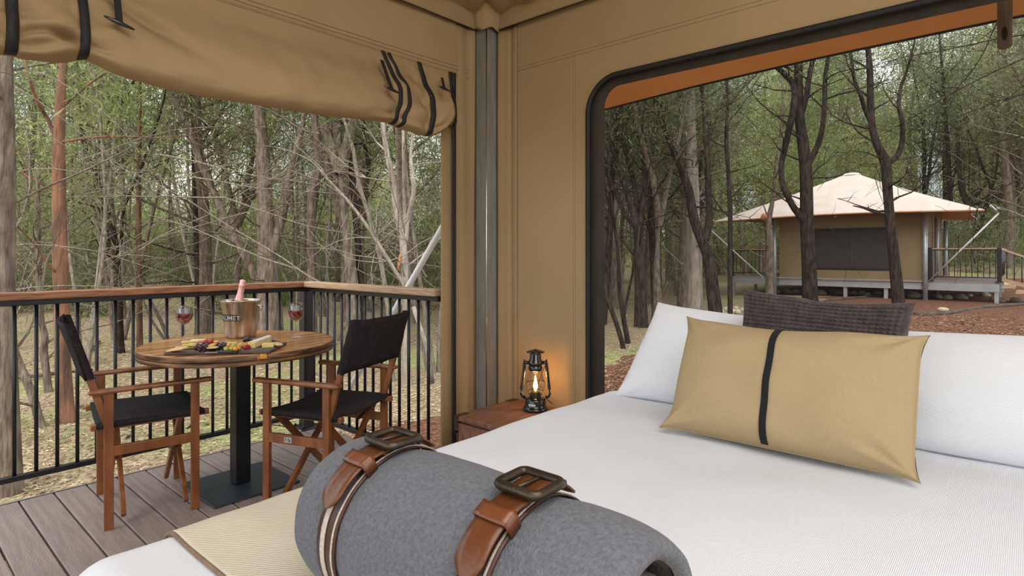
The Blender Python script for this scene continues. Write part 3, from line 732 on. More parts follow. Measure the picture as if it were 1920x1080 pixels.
m_grp=M('purple_grape',(.035,.010,.020),.28,col2=(.085,.022,.040),sc=40,coat=.2); m_blk=M('black_grape',(.012,.008,.014),.25,col2=(.028,.018,.030),sc=40,coat=.3)
m_red=M('strawberry_red',(.45,.012,.012),.3,col2=(.58,.03,.02),sc=80,bump=.8,bsc=300,coat=.3); m_gr=M('leaf_green',(.08,.18,.03),.6,col2=(.13,.26,.05),sc=50)
m_tg=M('green_tomato',(.36,.42,.05),.22,col2=(.52,.50,.08),sc=30,coat=.4); m_to=M('orange_tomato',(.80,.27,.02),.22,col2=(.86,.38,.05),sc=30,coat=.4)
m_apr=M('apricot',(.80,.36,.05),.5,col2=(.88,.50,.12),sc=40,bump=.4,bsc=90); m_sal=M('cured_meat',(.30,.015,.03),.4,col2=(.42,.05,.06),sc=60)
m_ham=M('pale_cheese_sheet',(.85,.80,.68),.5,col2=(.80,.72,.56),sc=30)
def food(mb,name,mat,label,cat,group=None,smooth=False,bevel=0,**k): return mb.build(name,mat,None,smooth,bevel=bevel,label=label,cat=cat,group=group,**k)
def wedge(px,py,L,Wd,H,ang,name,mat,label,tip=.25,lift=0,group=None):
    p=at(px,py,lift); d=Vector((math.cos(ang),math.sin(ang),0)); s_=Vector((-d.y,d.x,0)); vs=[]
    for z in (0,H):
        vs+= [p-d*L/2-s_*Wd/2+UP*z,p+d*L/2-s_*Wd/2*tip+UP*z,p+d*L/2+s_*Wd/2*tip+UP*z,p-d*L/2+s_*Wd/2+UP*z]
    b=MB().add(vs,[(3,2,1,0),(4,5,6,7),(0,1,5,4),(1,2,6,5),(2,3,7,6),(3,0,4,7)])
    return food(b,name,mat,label,'cheese',group,bevel=.002)
sa=math.atan2(RT.y,RT.x)
G='yellow cheese sticks on the serving board'
for i,(px,py,a_,dz) in enumerate(((343,654,.5,0),(352,653,.25,0),(362,652,.1,0),(356,649,.45,.012),(367,648,.0,.012))):
    wedge(px,py,.062,.020,.011,sa+a_,'cheese_stick',m_chy,'yellow cheese stick fanned at the left end of the serving board',.8,dz,G)
wedge(372,640,.07,.035,.010,sa+.4,'cheese_slice',m_ham,'thin white cheese slice behind the yellow sticks',.6,0)
wedge(356,643,.075,.022,.010,sa+.5,'cheese_slice',m_chy,'long yellow cheese slice at the back left of the board',.6,0)
def cracker(px,py,r,dz,tilt,label,group,n=20,axis=None):
    p=at(px,py,dz); b=MB().lathe([(.0,0),(r*.93,0),(r,.0012),(r,.003),(r*.93,.0042),(.0,.0045)],p,n,axis=(tilt*RT+UP+FW*(-.15 if tilt else 0)) if True else None,capb=False,capt=False)
    food(b,'cracker',m_crk,label,'cracker',group,True)
for i in range(5): cracker(322+i*5,657-i*.8,.024,.002+i*.004,-.25,'round cracker fanned out at the far left of the serving board','crackers fanned on the left')
for i in range(4): cracker(397+ (i%2),652.5,.026,i*.0052,0,'round cracker in the small stack at the middle front of the board','stacked crackers')
for i in range(4): cracker(508+i*4.4,647-i*.5,.022,.002+i*.003,.25,'round cracker laid at the right end of the serving board','crackers on the right')
for px,py,dz in ((368,652,0),(375,655,0),(384,654.5,0),(380,649,.0),(371,648,.004),(376,650,.016),(385,650,.012),(381,646,.013),(389,647,.004)):
    p=at(px,py,dz+.0105); food(MB().ball(p,.0108,12,9,(1,1,1.12)),'grape',m_grp,'purple grape in the cluster left of the cracker stack','grape','purple grapes beside the cheese sticks',True)
for px,py,dz in ((409,646,.004),(418,645,.004),(411,652,0),(419,652,0),(414,648,.013),(422,647,.002)):
    p=at(px,py,dz+.0105); food(MB().ball(p,.0105,12,9),'grape',m_blk,'black grape in the cluster between the crackers and the tomatoes','grape','black grapes in the middle of the board',True)
for px,py,dz in ((459,638,0),(469,638,0),(464,636,.009)):
    p=at(px,py,dz+.0115); food(MB().ball(p,.0110,12,9),'grape',m_blk,'dark grape in the group directly in front of the ice bucket','grape','dark grapes by the bucket foot',True)
for px,py,dz,mm_,lb in ((424,654,0,m_tg,'greenish cherry tomato at the left end of the tomato row'),(429,648,.006,m_to,'orange cherry tomato resting at the back left of the tomato row'),(434,653.5,0,m_tg,'yellow-green cherry tomato in the middle of the tomato row'),(438,648.5,.006,m_tg,'pale green cherry tomato at the back of the tomato row'),(441.5,654,0,m_to,'orange cherry tomato second from the right of the row'),(447,652.5,0,m_to,'bright orange cherry tomato at the right end of the row')):
    p=at(px,py,dz+.0105); food(MB().ball(p,.0113,14,10,(1.05,1,.95)),'cherry_tomato',mm_,lb,'tomato','cherry tomatoes on the board',True)
for px,py,lb in ((383,642,'red strawberry on the left, beside the purple grapes'),(394,641,'larger red strawberry with green cap at the back of the board')):
    p=at(px,py,.014); g=empty('strawberry',p-UP*.012,lb,'strawberry')
    MB().lathe([(.0,-.019),(.005,-.016),(.011,-.006),(.0135,.003),(.012,.010),(.006,.014),(.0,.0145)],p,16,axis=(RT*-1.2+UP*-.1-FW*.2)*-1,capb=False,capt=False).build('fruit',m_red,g,True)
    b=MB(); ax_=(RT*1.2+FW*.2+UP*.1).normalized(); c_=p+ax_*.0145
    for k_ in range(6):
        a=k_*math.pi/3; dd=FW*math.cos(a)+UP*math.sin(a); b.add([c_,c_+dd*.006+FW*.001,c_+dd*.012-ax_*.004,c_+dd*.006+UP*.002],[(0,1,2,3)])
    b.build('leafy_cap',m_gr,g)
for i,(px,py,dz,lb) in enumerate(((401,646,.006,'dried apricot half lying behind the cracker stack'),(405,641,.002,'dried apricot half at the back beside the strawberries'),(396,648,.010,'flat dried apricot on top of the cracker stack'))):
    p=at(px,py,dz+.006); food(MB().ball(p,.016,14,8,(1.1,.9,.42),Matrix.Rotation(.6*i,3,'Z')),'dried_apricot',m_apr,lb,'dried fruit',None,True)
p=at(436,644,.004); wedge(436,645,.05,.012,.010,sa-.1,'cheese_slice',m_chy,'narrow yellow slice between the black grapes and the dried pear',.8,0)
p=at(455,647,.010); food(MB().ball(p,.026,16,9,(1.15,.62,.5),Matrix.Rotation(sa+.3,3,'Z')),'dried_pear',M('dried_pear',(.55,.27,.07),.6,col2=(.74,.42,.15),sc=60,bump=.8,bsc=120),'brown dried pear half in front of the ice bucket','dried fruit',None,True)
p=at(463,651,.009); food(MB().ball(p,.016,12,8,(1.2,.5,.8),Matrix.Rotation(sa+.9,3,'Z')),'cured_meat',m_sal,'dark red folded slice of cured meat beside the brie','meat',None,True)
# brie wedge
p0=at(471,652); p1=at(504,644); d=(p1-p0); d.z=0; Lw=d.length; d.normalize(); s_=Vector((-d.y,d.x,0))
br=empty('brie_wedge',(p0+p1)/2,'large brie wedge with white rind on the right half of the serving board','cheese')
P=[]; 
for i in range(9):
    t_=i/8; c_=p0+d*(Lw*(t_)) ; lift=.010*t_; w_=.040-.010*t_; h_=.030
    row=[]
    for a in np.linspace(-.5,.5,7):
        row.append(c_+s_*(a*w_)+UP*(lift+h_-.004*(2*a)**4))
    P.append([c_-s_*w_*.5+UP*lift]+row+[c_+s_*w_*.5+UP*lift])
b=MB().grid(P); n_=len(P[0]); b.f.append(tuple(range(n_))); b.f.append(tuple(len(b.v)-n_+k for k in range(n_))[::-1]); b.f.append((0,n_*8,n_*9-1,n_-1)); b.build('cheese_paste',m_brie,br,bevel=.002)
P=[[c+UP*.0015 for c in row[1:5]] for row in P]; P=[[r_[0]-s_*.0016-UP*.004]+r_ for r_ in P]; MB().grid(P).build('rind',m_rind,br,True,solid=.003,label='bloomy white rind')
wedge(503,651,.052,.040,.020,sa+.25,'cheese_wedge',m_brie,'smaller yellow cheese wedge right of the brie on the board',.4,0)
# knife
k0=at(385,660.5,.006); k1=at(409,660,.006); k2=at(446,660.5,.006)
kn=empty('cheese_knife',k1,'black-handled knife lying along the front edge of the serving board','knife')
MB().tube([k1,k1.lerp(k2,.15),k1.lerp(k2,.6),k2-(k2-k1)*.02,k2],[.005,.0075,.0075,.0085,.006],12).build('handle',m_iron,kn,True)
MB().bar(k0,k1,.0015,.016,side=(0,0,1)).build('blade',m_bright,kn)
k1=at(510,638.5,.008); k2=at(524,642.5,.008)
kn=empty('cheese_knife',k1,'short black knife handle at the back right corner of the serving board','knife')
MB().tube([k1,k1.lerp(k2,.5),k2],[.005,.007,.006],10).build('handle',m_iron,kn,True)
MB().bar(k1-(k2-k1)*.9,k1,.0015,.012,side=(0,0,1)).build('blade',m_bright,kn)
# ================================================================ nightstand
n0=(1.95,1.62); n1=(2.39,2.10); NZ=.43
ns=empty('nightstand',((n0[0]+n1[0])/2,(n0[1]+n1[1])/2,0),'low reddish wooden nightstand with dark brass corner brackets beside the bed','nightstand')
cx,cy=(n0[0]+n1[0])/2,(n0[1]+n1[1])/2
MB().box((cx,cy,NZ-.011),(.44,.48,.022)).build('top',m_ns,ns,bevel=.002)
MB().box((cx+.006,cy,.215),(.415,.462,.385)).build('body',m_ns,ns,bevel=.003)
MB().box((n0[0]+.008,cy,.325),(.018,.42,.145)).build('drawer',m_ns,ns,bevel=.003)
d2=MB().box((n0[0]+.008,cy,.155),(.018,.42,.165)).build('drawer',m_ns,ns,bevel=.003)
for sx,sy in ((-1,1),(1,1),(-1,-1),(1,-1)):
    ux=cx+sx*.22; vy=cy+sy*.24
    b=MB(); b.box((ux-sx*.035,vy-sy*.016,NZ+.0012),(.07,.032,.0024)); b.box((ux-sx*.014,vy+sy*.001,NZ-.045),(.026,.0024,.09)); b.box((ux+sx*.001,vy-sy*.016,NZ-.035),(.0024,.030,.07)); b.build('corner_bracket',m_brs,ns,bevel=.0006)
for sx,sy in ((-1,1),(1,1),(-1,-1),(1,-1)): MB().box((cx+sx*.19,cy+sy*.21,.012),(.04,.04,.024)).build('foot',m_ns,ns,bevel=.002)
# ================================================================ lantern
lc=PZ(1004,768,NZ+.002); lc.z=NZ+.0025
la=empty('hurricane_lantern',lc,'black enamel hurricane lantern with a lit flame on the nightstand','lantern')
def L_(mb,n,m,par=None,**k): return mb.build(n,m,par or la,True,**k)
L_(MB().lathe([(.0,.0),(.060,.0),(.064,.003),(.064,.010),(.060,.015),(.054,.020),(.053,.030),(.054,.038),(.052,.042),(.053,.050),(.049,.058),(.036,.064),(.028,.067),(.027,.072),(.033,.076),(.034,.080),(.0,.081)],lc,36,capb=False,capt=False),'fuel_tank',m_enam)
L_(MB().lathe([(.0,.079),(.020,.079),(.024,.086),(.018,.094),(.010,.099),(.0,.100)],lc,24,capb=False,capt=False),'burner',m_brs)
gp=[(.028,.080),(.036,.095),(.045,.115),(.0465,.135),(.042,.160),(.034,.185),(.030,.202),(.030,.208)]
L_(MB().lathe(gp,lc,32,capb=False,capt=False),'glass_globe',m_globe)
cp=L_(MB().lathe([(.034,.198),(.036,.200),(.036,.216),(.033,.219),(.033,.224),(.038,.228),(.038,.240),(.034,.244),(.034,.250),(.029,.256),(.029,.278),(.026,.282),(.026,.286),(.046,.288),(.047,.291),(.036,.297),(.016,.301),(.008,.305),(.0,.306)],lc,32,capb=True,capt=False),'chimney_cap',m_enam)
for sx in (-1,1):
    pts=[lc+RT*(sx*x)+UP*z for x,z in ((.034,.236),(.050,.238),(.056,.230),(.058,.205),(.064,.150),(.070,.105),(.071,.082),(.065,.068),(.052,.058))]
    L_(MB().tube(pts,[.009,.0085,.0085,.0085,.0085,.0085,.009,.009,.008],10),'side_tube',m_enam)
    L_(MB().tube([lc+RT*(sx*.055)+UP*z for z in (.232,.252)],[.007,.004],8),'handle_ear',m_enam)
L_(MB().tube([lc+RT*x+FW*y+UP*z for x,y,z in ((-.056,-.004,.246),(-.063,-.012,.225),(-.068,-.03,.18),(-.071,-.05,.135),(-.062,-.060,.118))],.0016,6),'bail_handle',m_iron)
L_(MB().tube([lc+RT*x+FW*y+UP*z for x,y,z in ((.056,-.004,.246),(.045,-.030,.222),(.030,-.044,.190),(.020,-.048,.165),(.012,-.05,.14))],.0016,6),'bail_handle',m_iron)
for k_,(z,r_) in enumerate(((.105,.043),(.150,.0465))):
    L_(MB().tube([lc+Vector((r_*math.cos(a),r_*math.sin(a),z+(.008*math.sin(a*2)))) for a in np.linspace(0,2*math.pi,30)[:-1]],.0012,5,closed=True),'guard_wire',m_iron)
for a0 in (0,1.57,3.14,4.71):
    L_(MB().tube([lc+Vector(((.046+.003*math.sin(t*3))*math.cos(a0+t*1.5),(.046+.003*math.sin(t*3))*math.sin(a0+t*1.5),.105+.048*t)) for t in np.linspace(0,1,9)],.0012,5),'guard_wire',m_iron)
L_(MB().tube([lc+RT*.058+UP*.05,lc+RT*.078-UP*-.036,lc+RT*.086+UP*.028],.0022,6),'wick_knob_rod',m_iron)
fl=L_(MB().lathe([(.0,.096),(.006,.100),(.0105,.112),(.0105,.124),(.007,.140),(.0035,.156),(.001,.170),(.0,.174)],lc,16,capb=False,capt=False),'flame',m_flame)
L_(MB().lathe([(.0,.100),(.004,.104),(.0070,.114),(.0060,.126),(.0025,.140),(.0,.147)],lc-FW*.006,12,capb=False,capt=False),'flame_core',m_flame2,par=fl)
# small white label on the tank
m_wl=M('white_label',(.72,.72,.70),.5,col2=(.78,.78,.76),sc=20)
aa=math.atan2(-FW.y,-FW.x)-R(22)
def onl(a,z,o): return lc+Vector(((.0535+o)*math.cos(a),(.0535+o)*math.sin(a),z))
lb=MB().grid([[onl(aa+s_,z,.0012) for z in (.027,.0375)] for s_ in np.linspace(-.34,.34,9)]).build('maker_label',m_wl,la,True,solid=.001,label='small white label with a line of fine dark print')
ln=MB()
for k_ in range(11): ln.tube([onl(aa-.26+k_*.052,z,.0022) for z in (.0305,.0340)],.0006,4)
ln.build('fine_print',m_lab,lb)
pl_=bpy.data.lights.new('lantern_flame','POINT'); pl_.energy=1.1; pl_.color=(1,.50,.17); pl_.shadow_soft_size=.018
po_=bpy.data.objects.new('lantern_flame_light',pl_); COL.objects.link(po_); po_.location=lc+UP*.19-Vector((0,0,.03)); 
# ================================================================ bed
BZ=.60
bed=empty('bed',(1.3,.52,0),'double bed base with mattress under the white cover','bed')
MB().box((1.31,.52,.17),(1.98,1.74,.22)).build('bed_base',m_ns,bed,bevel=.01)
MB().box((1.31,.52,.43),(2.0,1.80,.28)).build('mattress',M('mattress_ticking',(.7,.7,.7),.9,col2=(.75,.75,.75),sc=20),bed,bevel=.06,seg=4)
for sx in (-1,1):
    for sy in (-1,1): MB().box((1.31+sx*.9,.52+sy*.78,.03),(.07,.07,.06)).build('leg',m_ns,bed,bevel=.005)
def drape(x,y,rect,r,zt,infl=0.):
    x0,x1,y0,y1=rect; qx=min(max(x,x0+r),x1-r); qy=min(max(y,y0+r),y1-r)
    dx,dy=x-qx,y-qy; L=math.hypot(dx,dy)
    if L<1e-6: return Vector((x,y,zt))
    nx,ny=dx/L,dy/L; arc=r*math.pi/2
    if L<arc:
        a=L/r; return Vector((qx+nx*r*math.sin(a),qy+ny*r*math.sin(a),zt-r*(1-math.cos(a))))
    return Vector((qx+nx*(r),qy+ny*(r),zt-r-(L-arc)))
def blanket(name,rect,r,zt,area_,mat,label,cat,n,nfn,parent=None,solid=.01):
    a0,a1,b0,b1=area_; P=[]
    for x in np.linspace(a0,a1,n[0]):
        row=[]
        for y in np.linspace(b0,b1,n[1]):
            p=drape(x,y,rect,r,zt); q=nfn(p,x,y); row.append(p+q)
        P.append(row)
    return MB().grid(P).build(name,mat,parent,True,label=label,cat=cat,solid=solid)
rect=(.27,2.34,-.44,1.462)
def coverN(p,x,y):
    sag=.010*nz3((x,y,0),2.2,1)+.005*nz3((x,y,0),5,2)
    side=max(0,BZ-.06-p.z)
    o=Vector((0,0,sag))
    if side>0:
        w_=.018*math.sin(x*17+3*nz3((x,y,0),2))*min(1,side*4) if abs(p.y-rect[3])<.12 or abs(p.y-rect[2])<.12 else .018*math.sin(y*17)*min(1,side*4)
        if p.y>rect[3]-.1: o+=Vector((0,w_,0))
        if p.x<rect[0]+.1: o+=Vector((-w_,0,0))
    return o
blanket('bed_cover',rect,.085,BZ,(rect[0]-.30,rect[1]+.1,rect[2]-.3,rect[3]+.30),m_sheet,'smooth white cotton cover spread over the bed','bed cover',(150,150),coverN,solid=.012)
rect2=(.262,2.34,-.45,1.472)
def throwN(p,x,y):
    return coverN(p,x,y)*1.0+Vector((0,0,.012))+Vector((0,0,.003*nz3((x,y,0),9,4)))
tb=blanket('bed_throw',rect2,.088,BZ,(.468,1.0,rect2[2]-.25,rect2[3]+.24),m_throw,'beige waffle throw laid across the foot of the bed under the grey roll','blanket',(60,150),throwN,solid=.007)
P=[]
hp=[]
for y in np.linspace(rect2[2]-.25,rect2[3]+.24,150):
    p=drape(.466,y,rect2,.088,BZ)+throwN(drape(.466,y,rect2,.088,BZ),.466,y)
    hp.append(p)
MB().tube(hp,.0045,6).build('hem_piping',m_hem,tb,True,label='brown piped hem')
# ================================================================ rolled blanket
UC=.630; RR=.134; ZC_=BZ+.016+RR; V0=.335; V1=.955; VS=(.83,.52)
def rfac(v,th):
    k_=1-.0
    for s_ in VS: k_-=.055*math.exp(-((v-s_)/.045)**2)
    k_+=.020*nz3((math.cos(th)*1.2,math.sin(th)*1.2,v*3),1.3,3)+.012*nz3((math.cos(th)*2.4,math.sin(th)*2.4,v*9),1.3,5)
    # rounded shoulders at both ends
    e=min(v-V0,V1-v); k_*=1-.10*math.exp(-(max(e,0)/.022))-.03*math.exp(-(max(e,0)/.07))
    return k_
def rpt(th,v,r):
    k_=rfac(v,th); x=UC+r*k_*1.02*math.cos(th); z=ZC_+r*k_*math.sin(th)
    return Vector((x,v,max(z,BZ+.0165)))
br=empty('blanket_roll',(UC,.645,BZ+.01),'rolled grey fleece blanket buckled in two tan leather straps on the bed','blanket')
P=[]
vv=np.concatenate([V0+np.array([0,.003,.008,.016,.026]),np.linspace(V0+.045,V1-.045,70),V1-np.array([.026,.016,.008,.003,0])])
for th in np.linspace(0,2*math.pi,91)[:-1]:
    row=[rpt(th,V0+.012,RR-.030),rpt(th,V0+.001,RR-.018)]+[rpt(th,v,RR) for v in vv]+[rpt(th,V1-.001,RR-.018),rpt(th,V1-.012,RR-.030)]
    P.append(row)
o=MB().grid(P,close_u=True,flip=True).build('outer_layer',m_fleece,br,True)
# inner spiral layers seen at the ends
P=[]; n_=150
for i in range(n_):
    t_=i/(n_-1); th=R(100)-t_*2*math.pi*3.0; r=(RR-.020)-(RR-.045)*t_; row=[]
    w_=1+.06*math.sin(th*3+1)
    for v in (V0+.030,V0+.014,V0+.009,V0+.014): 
        rr_=r*w_+(.006 if v==V0+.009 else 0); row.append((UC+rr_*math.cos(th),v+.014*math.sin(t_*9)+.02*t_,ZC_+rr_*math.sin(th)))
    o0=(UC+(r*w_-.014)*math.cos(th),V0+.016+.014*math.sin(t_*9)+.02*t_,ZC_+(r*w_-.014)*math.sin(th)); o1=(o0[0],V0+.20,o0[2])
    a_=(UC+(r*w_)*math.cos(th),V0+.20,ZC_+(r*w_)*math.sin(th)); b_=(UC+(r*w_)*math.cos(th),V0+.016+.014*math.sin(t_*9)+.02*t_,ZC_+(r*w_)*math.sin(th))
    mid=(UC+(r*w_-.007)*math.cos(th),V0+.007+.014*math.sin(t_*9)+.02*t_,ZC_+(r*w_-.007)*math.sin(th))
    P.append([a_,b_,mid,o0,o1])
MB().grid(P).build('inner_fold',M('brown_grey_fleece',(.075,.06,.052),.95,col2=(.11,.09,.08),sc=45,bump=1.,bsc=260),br,True,label='brownish inner folds of the roll')
P=[[Vector((UC+.10*math.cos(a)*r_,V1-.02,ZC_+.10*math.sin(a)*r_)) for r_ in (.01,.5,1.12)] for a in np.linspace(0,2*math.pi,40)[:-1]]
MB().grid(P,close_u=True).build('end_fold',m_fleece,br,True)
def spt(th,v,off): 
    p=rpt(th,v,RR); n=Vector((math.cos(th),0,math.sin(th))); return p+n*off
for si,vs in enumerate(VS):
    wd=.050
    q=empty('leather_strap',(UC,vs,BZ+.01),('tan leather strap with bronze buckle round the left end of the grey roll','tan leather strap with bronze buckle round the roll, nearer the camera')[si],'strap','leather straps round the blanket roll')
    # base strap all the way round: dark leather edges with a raised cream webbing stripe
    def band(name,o0,o1,th0,th1,off,mat,n=60,solid=.0025,lift=None,par=q,label=None,shape=None):
        P=[]
        for i,th in enumerate(np.linspace(th0,th1,n)):
            t_=i/(n-1); row=[]; sc_=shape(t_) if shape else 1
            l_=lift(t_) if lift else 0
            for o_ in np.linspace(o0,o1,5): row.append(spt(th,vs+o_*sc_,off+l_))
            P.append(row)
        return MB().grid(P).build(name,mat,par,True,solid=solid,label=label)
    bs=band('base_strap',-wd/2,wd/2,R(-52),R(262),.004,m_lead,90)
    band('webbing',.004,.0145,R(-50),R(260),.0066,m_web,90,.0018,par=bs,label='cream webbing stripe')
    band('webbing',-.0195,-.0160,R(-50),R(260),.0066,m_web,90,.0018,par=bs,label='cream stitched edge')
    # free end, standing slightly proud, with a pointed tip
    def shp(t_): 
        e=(1-t_)/.20
        return 1 if e>=1 else math.sin(max(e,0.001)*math.pi/2)**.75
    def lf(t_): return .004+.012*math.sin(min(t_,1)*math.pi)**1*0.6+.010*t_*t_
    fe=band('strap_end',-wd/2+.001,wd/2-.001,R(96),R(153),.008,m_lea,44,.0035,lf,label='tan leather strap end with a pointed tip',shape=shp)
    kp=band('keeper_loop',-wd/2-.003,wd/2+.003,R(115),R(124),.0265,M('worn_leather',(.11,.033,.012),.35,col2=(.20,.06,.02),sc=12,coat=.25),5,.003)
    for s_ in (-1,1):
        P=[[spt(th,vs+s_*(wd/2+.003),o_) for o_ in (.002,.0265)] for th in np.linspace(R(115),R(124),5)]; MB().grid(P).build('keeper_side',m_lea,kp,True,solid=.0025)
    # small hole
    MB().lathe([(.0022,0),(.0022,.0008)],spt(R(128),vs-.004,.0225),10,axis=(math.cos(R(120)),0,math.sin(R(120)))).build('strap_hole',m_iron,fe)
    # buckle: rounded rectangular frame tangent to the roll at thc
    thc=R(92); cpt=spt(thc,vs,.020); T=Vector((math.sin(thc),0,-math.cos(thc))); N_=Vector((math.cos(thc),0,math.sin(thc))); Yv=Vector((0,1,0))
    lu,lv=.030,.036
    fr=[]
    for cx,cy,a0 in ((1,1,0),(-1,1,90),(-1,-1,180),(1,-1,270)):
        for k_ in range(5):
            a=R(a0+90*k_/4); fr.append(cpt+T*(cx*(lu-.010)+.010*math.cos(a))+Yv*(cy*(lv-.010)+.010*math.sin(a))+N_*(.003*abs(cx)))
    MB().tube(fr,.0070,10,closed=True).build('buckle_frame',m_brz,q,True)
    MB().tube([cpt+T*(lu)+Yv*0,cpt+T*.01+N_*.004,cpt-T*(lu+.006)+N_*.006],[.0036,.0034,.0028],8).build('buckle_prong',m_brz,q,True)
    MB().tube([cpt+T*(lu+.002)-Yv*lv,cpt+T*(lu+.002)+Yv*lv],.0065,8).build('buckle_bar',m_brz,q,True)
    band('buckle_strap',-wd/2+.002,wd/2-.002,R(60),R(106),.012,m_lea,20,.0035,lambda t_:.008*math.sin(t_*math.pi))
# ================================================================ pillows and cushions
def pillow_pt(x,y,side,C,T,pinch,pw,wr,seed):
    pe=8 if T>.1 else 4
    # x,y in [-1,1]; C = corners (bl, br, tr, tl)
    xx=x*(1-pinch*(1-abs(y)**pe)); yy=y*(1-pinch*(1-abs(x)**pe))
    s_=(xx+1)/2; t_=(yy+1)/2
    p=(C[0]*(1-s_)+C[1]*s_)*(1-t_)+(C[3]*(1-s_)+C[2]*s_)*t_
    ux=(C[1]-C[0]).normalized(); uy=(C[3]-C[0]).normalized(); n=ux.cross(uy).normalized()
    h=T*(max(0,(1-abs(x)**2.4))*max(0,(1-abs(y)**2.4)))**pw
    w_=wr*nz3((x*1.4,y*1.4,side),1.4,seed)*h/T
    # creases running out of the corners
    for sx in (-1,1):
        for sy in (-1,1):
            dx=1-sx*x; dy=1-sy*y; d=math.hypot(dx,dy)
            w_+=wr*.7*math.exp(-(d/.35)**2)*math.sin(math.atan2(dy,dx)*9+seed)*min(1,d*5)*h/T*1.6
    return p+n*side*(h+w_),n
def pillow(name,C,T,mat,label,cat,res=(60,40),pinch=.05,pw=.42,wr=.012,seed=1,piping=None,parent=None,front=None,fold=None):
    C=[Vector(c) for c in C]; mb=MB(); X=np.linspace(-1,1,res[0]); Y=np.linspace(-1,1,res[1]); 
    if not front: X=np.sign(X)*(1-(1-abs(X))**1.25); Y=np.sign(Y)*(1-(1-abs(Y))**1.25)
    for side in (1,-1):
        P=[]
        for x in X:
            row=[]
            for y in Y:
                p,n=pillow_pt(x,y,side,C,T*(1 if side>0 else .6),pinch,pw,wr,seed)
                if fold: p=fold(p,x,y,n)
                if front and side>0: p=p+n*front(x,y)
                row.append(p)
            P.append(row)
        mb.grid(P,flip=(side<0))
    o=mb.build(name,mat,parent,True,label=label,cat=cat)
    me=o.data; bm=bmesh.new(); bm.from_mesh(me); bmesh.ops.remove_doubles(bm,verts=bm.verts,dist=1e-5); bm.to_mesh(me); bm.free()
    if piping:
        path=[]
        for a,b_ in (((-1,-1),(1,-1)),((1,-1),(1,1)),((1,1),(-1,1)),((-1,1),(-1,-1))):
            for k_ in range(24):
                t_=k_/24; x=a[0]+(b_[0]-a[0])*t_; y=a[1]+(b_[1]-a[1])*t_
                p,n=pillow_pt(x,y,1,C,T,pinch,pw,0,seed)
                if fold: p=fold(p,x,y,n)
                path.append(p)
        MB().tube(path,.003,6,closed=True).build('seam_piping',piping,o,True)
    return o
# left-handed order: bl,br,tr,tl as seen from the camera; cross(ux,uy) must face the viewer
def cor(bl,br,tr,tl): return [bl,br,tr,tl]
pillow('pillow',cor((2.21,1.36,.595),(2.23,.56,.595),(2.385,.52,.955),(2.37,1.235,1.005)),.10,m_pill,'white pillow leaning on the window at the left head of the bed','pillow',pinch=.055,wr=.010,seed=2)
pillow('pillow',cor((2.21,.50,.595),(2.23,-.34,.595),(2.385,-.34,.985),(2.37,.47,.955)),.10,m_pill,'white pillow at the right side, behind the beige cushion','pillow',pinch=.045,wr=.010,seed=5)
# chenille cushion with woven nubs
NXc,NYc=31,33
def nub(x,y):
    i=(x+1)/2*NXc; j=(y+1)/2*NYc
    fx=abs(math.sin(math.pi*i))**.85; fy=abs(math.sin(math.pi*j))**.7
    e=min(1,(1-abs(x))*12)*min(1,(1-abs(y))*12)
    return .0105*(fx*fy)*e
def gfold(p,x,y,n): 
    d=.010*math.exp(-((x-.2)/.4)**2)*max(0,y)**2
    return p-UP*d-n*.022*math.exp(-((x+.05+.12*(1-y))/.09)**2)*max(0,y)**3
pillow('chenille_cushion',cor((2.02,.79,.60),(2.02,.265,.60),(2.19,.262,1.070),(2.20,.800,1.092)),.075,m_waf,'charcoal chenille cushion with woven nubs behind the beige cushion','cushion',res=(NXc*8+1,NYc*8+1),pinch=.07,wr=.008,seed=3,front=nub,fold=gfold)
# linen cushion
LC=[Vector(c) for c in cor((1.855,.945,.613),(1.855,.210,.613),(2.035,.212,.985),(2.06,.955,.985))]
def lfold(p,x,y,n):
    # ears bend forward at the lower corners
    for sx in (-1,1):
        d=math.hypot(1-sx*x,1+y); p=p+n*(.03*math.exp(-(d/.22)**2))
    return p-UP*.018*math.exp(-((x+.1)/.5)**2)*max(0,y)**2
lc_=pillow('linen_cushion',LC,.105,m_linen,'beige linen cushion with a black centre band propped in front','cushion',res=(90,60),pinch=.06,pw=.40,wr=.020,seed=4,piping=m_linen,fold=lfold)
P=[]
for y in np.linspace(-.985,.985,50):
    row=[]
    for x in np.linspace(-.040,.016,5):
        xx=x-.02+.05*y*y*0
        p,n=pillow_pt(xx-.03,y,1,LC,.105,.06,.40,.020,4); p=lfold(p,xx-.03,y,n); row.append(p+n*.0035)
    P.append(row)
MB().grid(P).build('centre_band',m_vel,lc_,True,solid=.004,label='black velvet ribbon band')
# ================================================================ far tent
FZ=.38; U0=20.9; VR=2.38; VL=6.36; UB=26.2
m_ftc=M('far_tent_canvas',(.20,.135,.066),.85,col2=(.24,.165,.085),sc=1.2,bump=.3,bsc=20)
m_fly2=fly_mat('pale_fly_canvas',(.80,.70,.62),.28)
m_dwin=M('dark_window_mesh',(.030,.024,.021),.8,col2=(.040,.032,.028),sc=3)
m_gal=M('galvanised_pole',(.36,.37,.38),.45,.5,col2=(.45,.46,.47),sc=6)
m_beam=M('grey_beam',(.30,.30,.31),.6,.2,col2=(.36,.36,.37),sc=3)
ft=empty('safari_tent',((U0+UB)/2,(VR+VL)/2,-.16),'raised canvas safari tent with pale peaked fly roof standing among the trees','tent')
def FB(mb,n,m,par=None,**k): return mb.build(n,m,par or ft,**k)
FB(MB().box(((U0+UB)/2,(VR+VL)/2,FZ+.02),(UB-U0+.2,VL-VR+.2,.05)),'platform_floor',m_board)
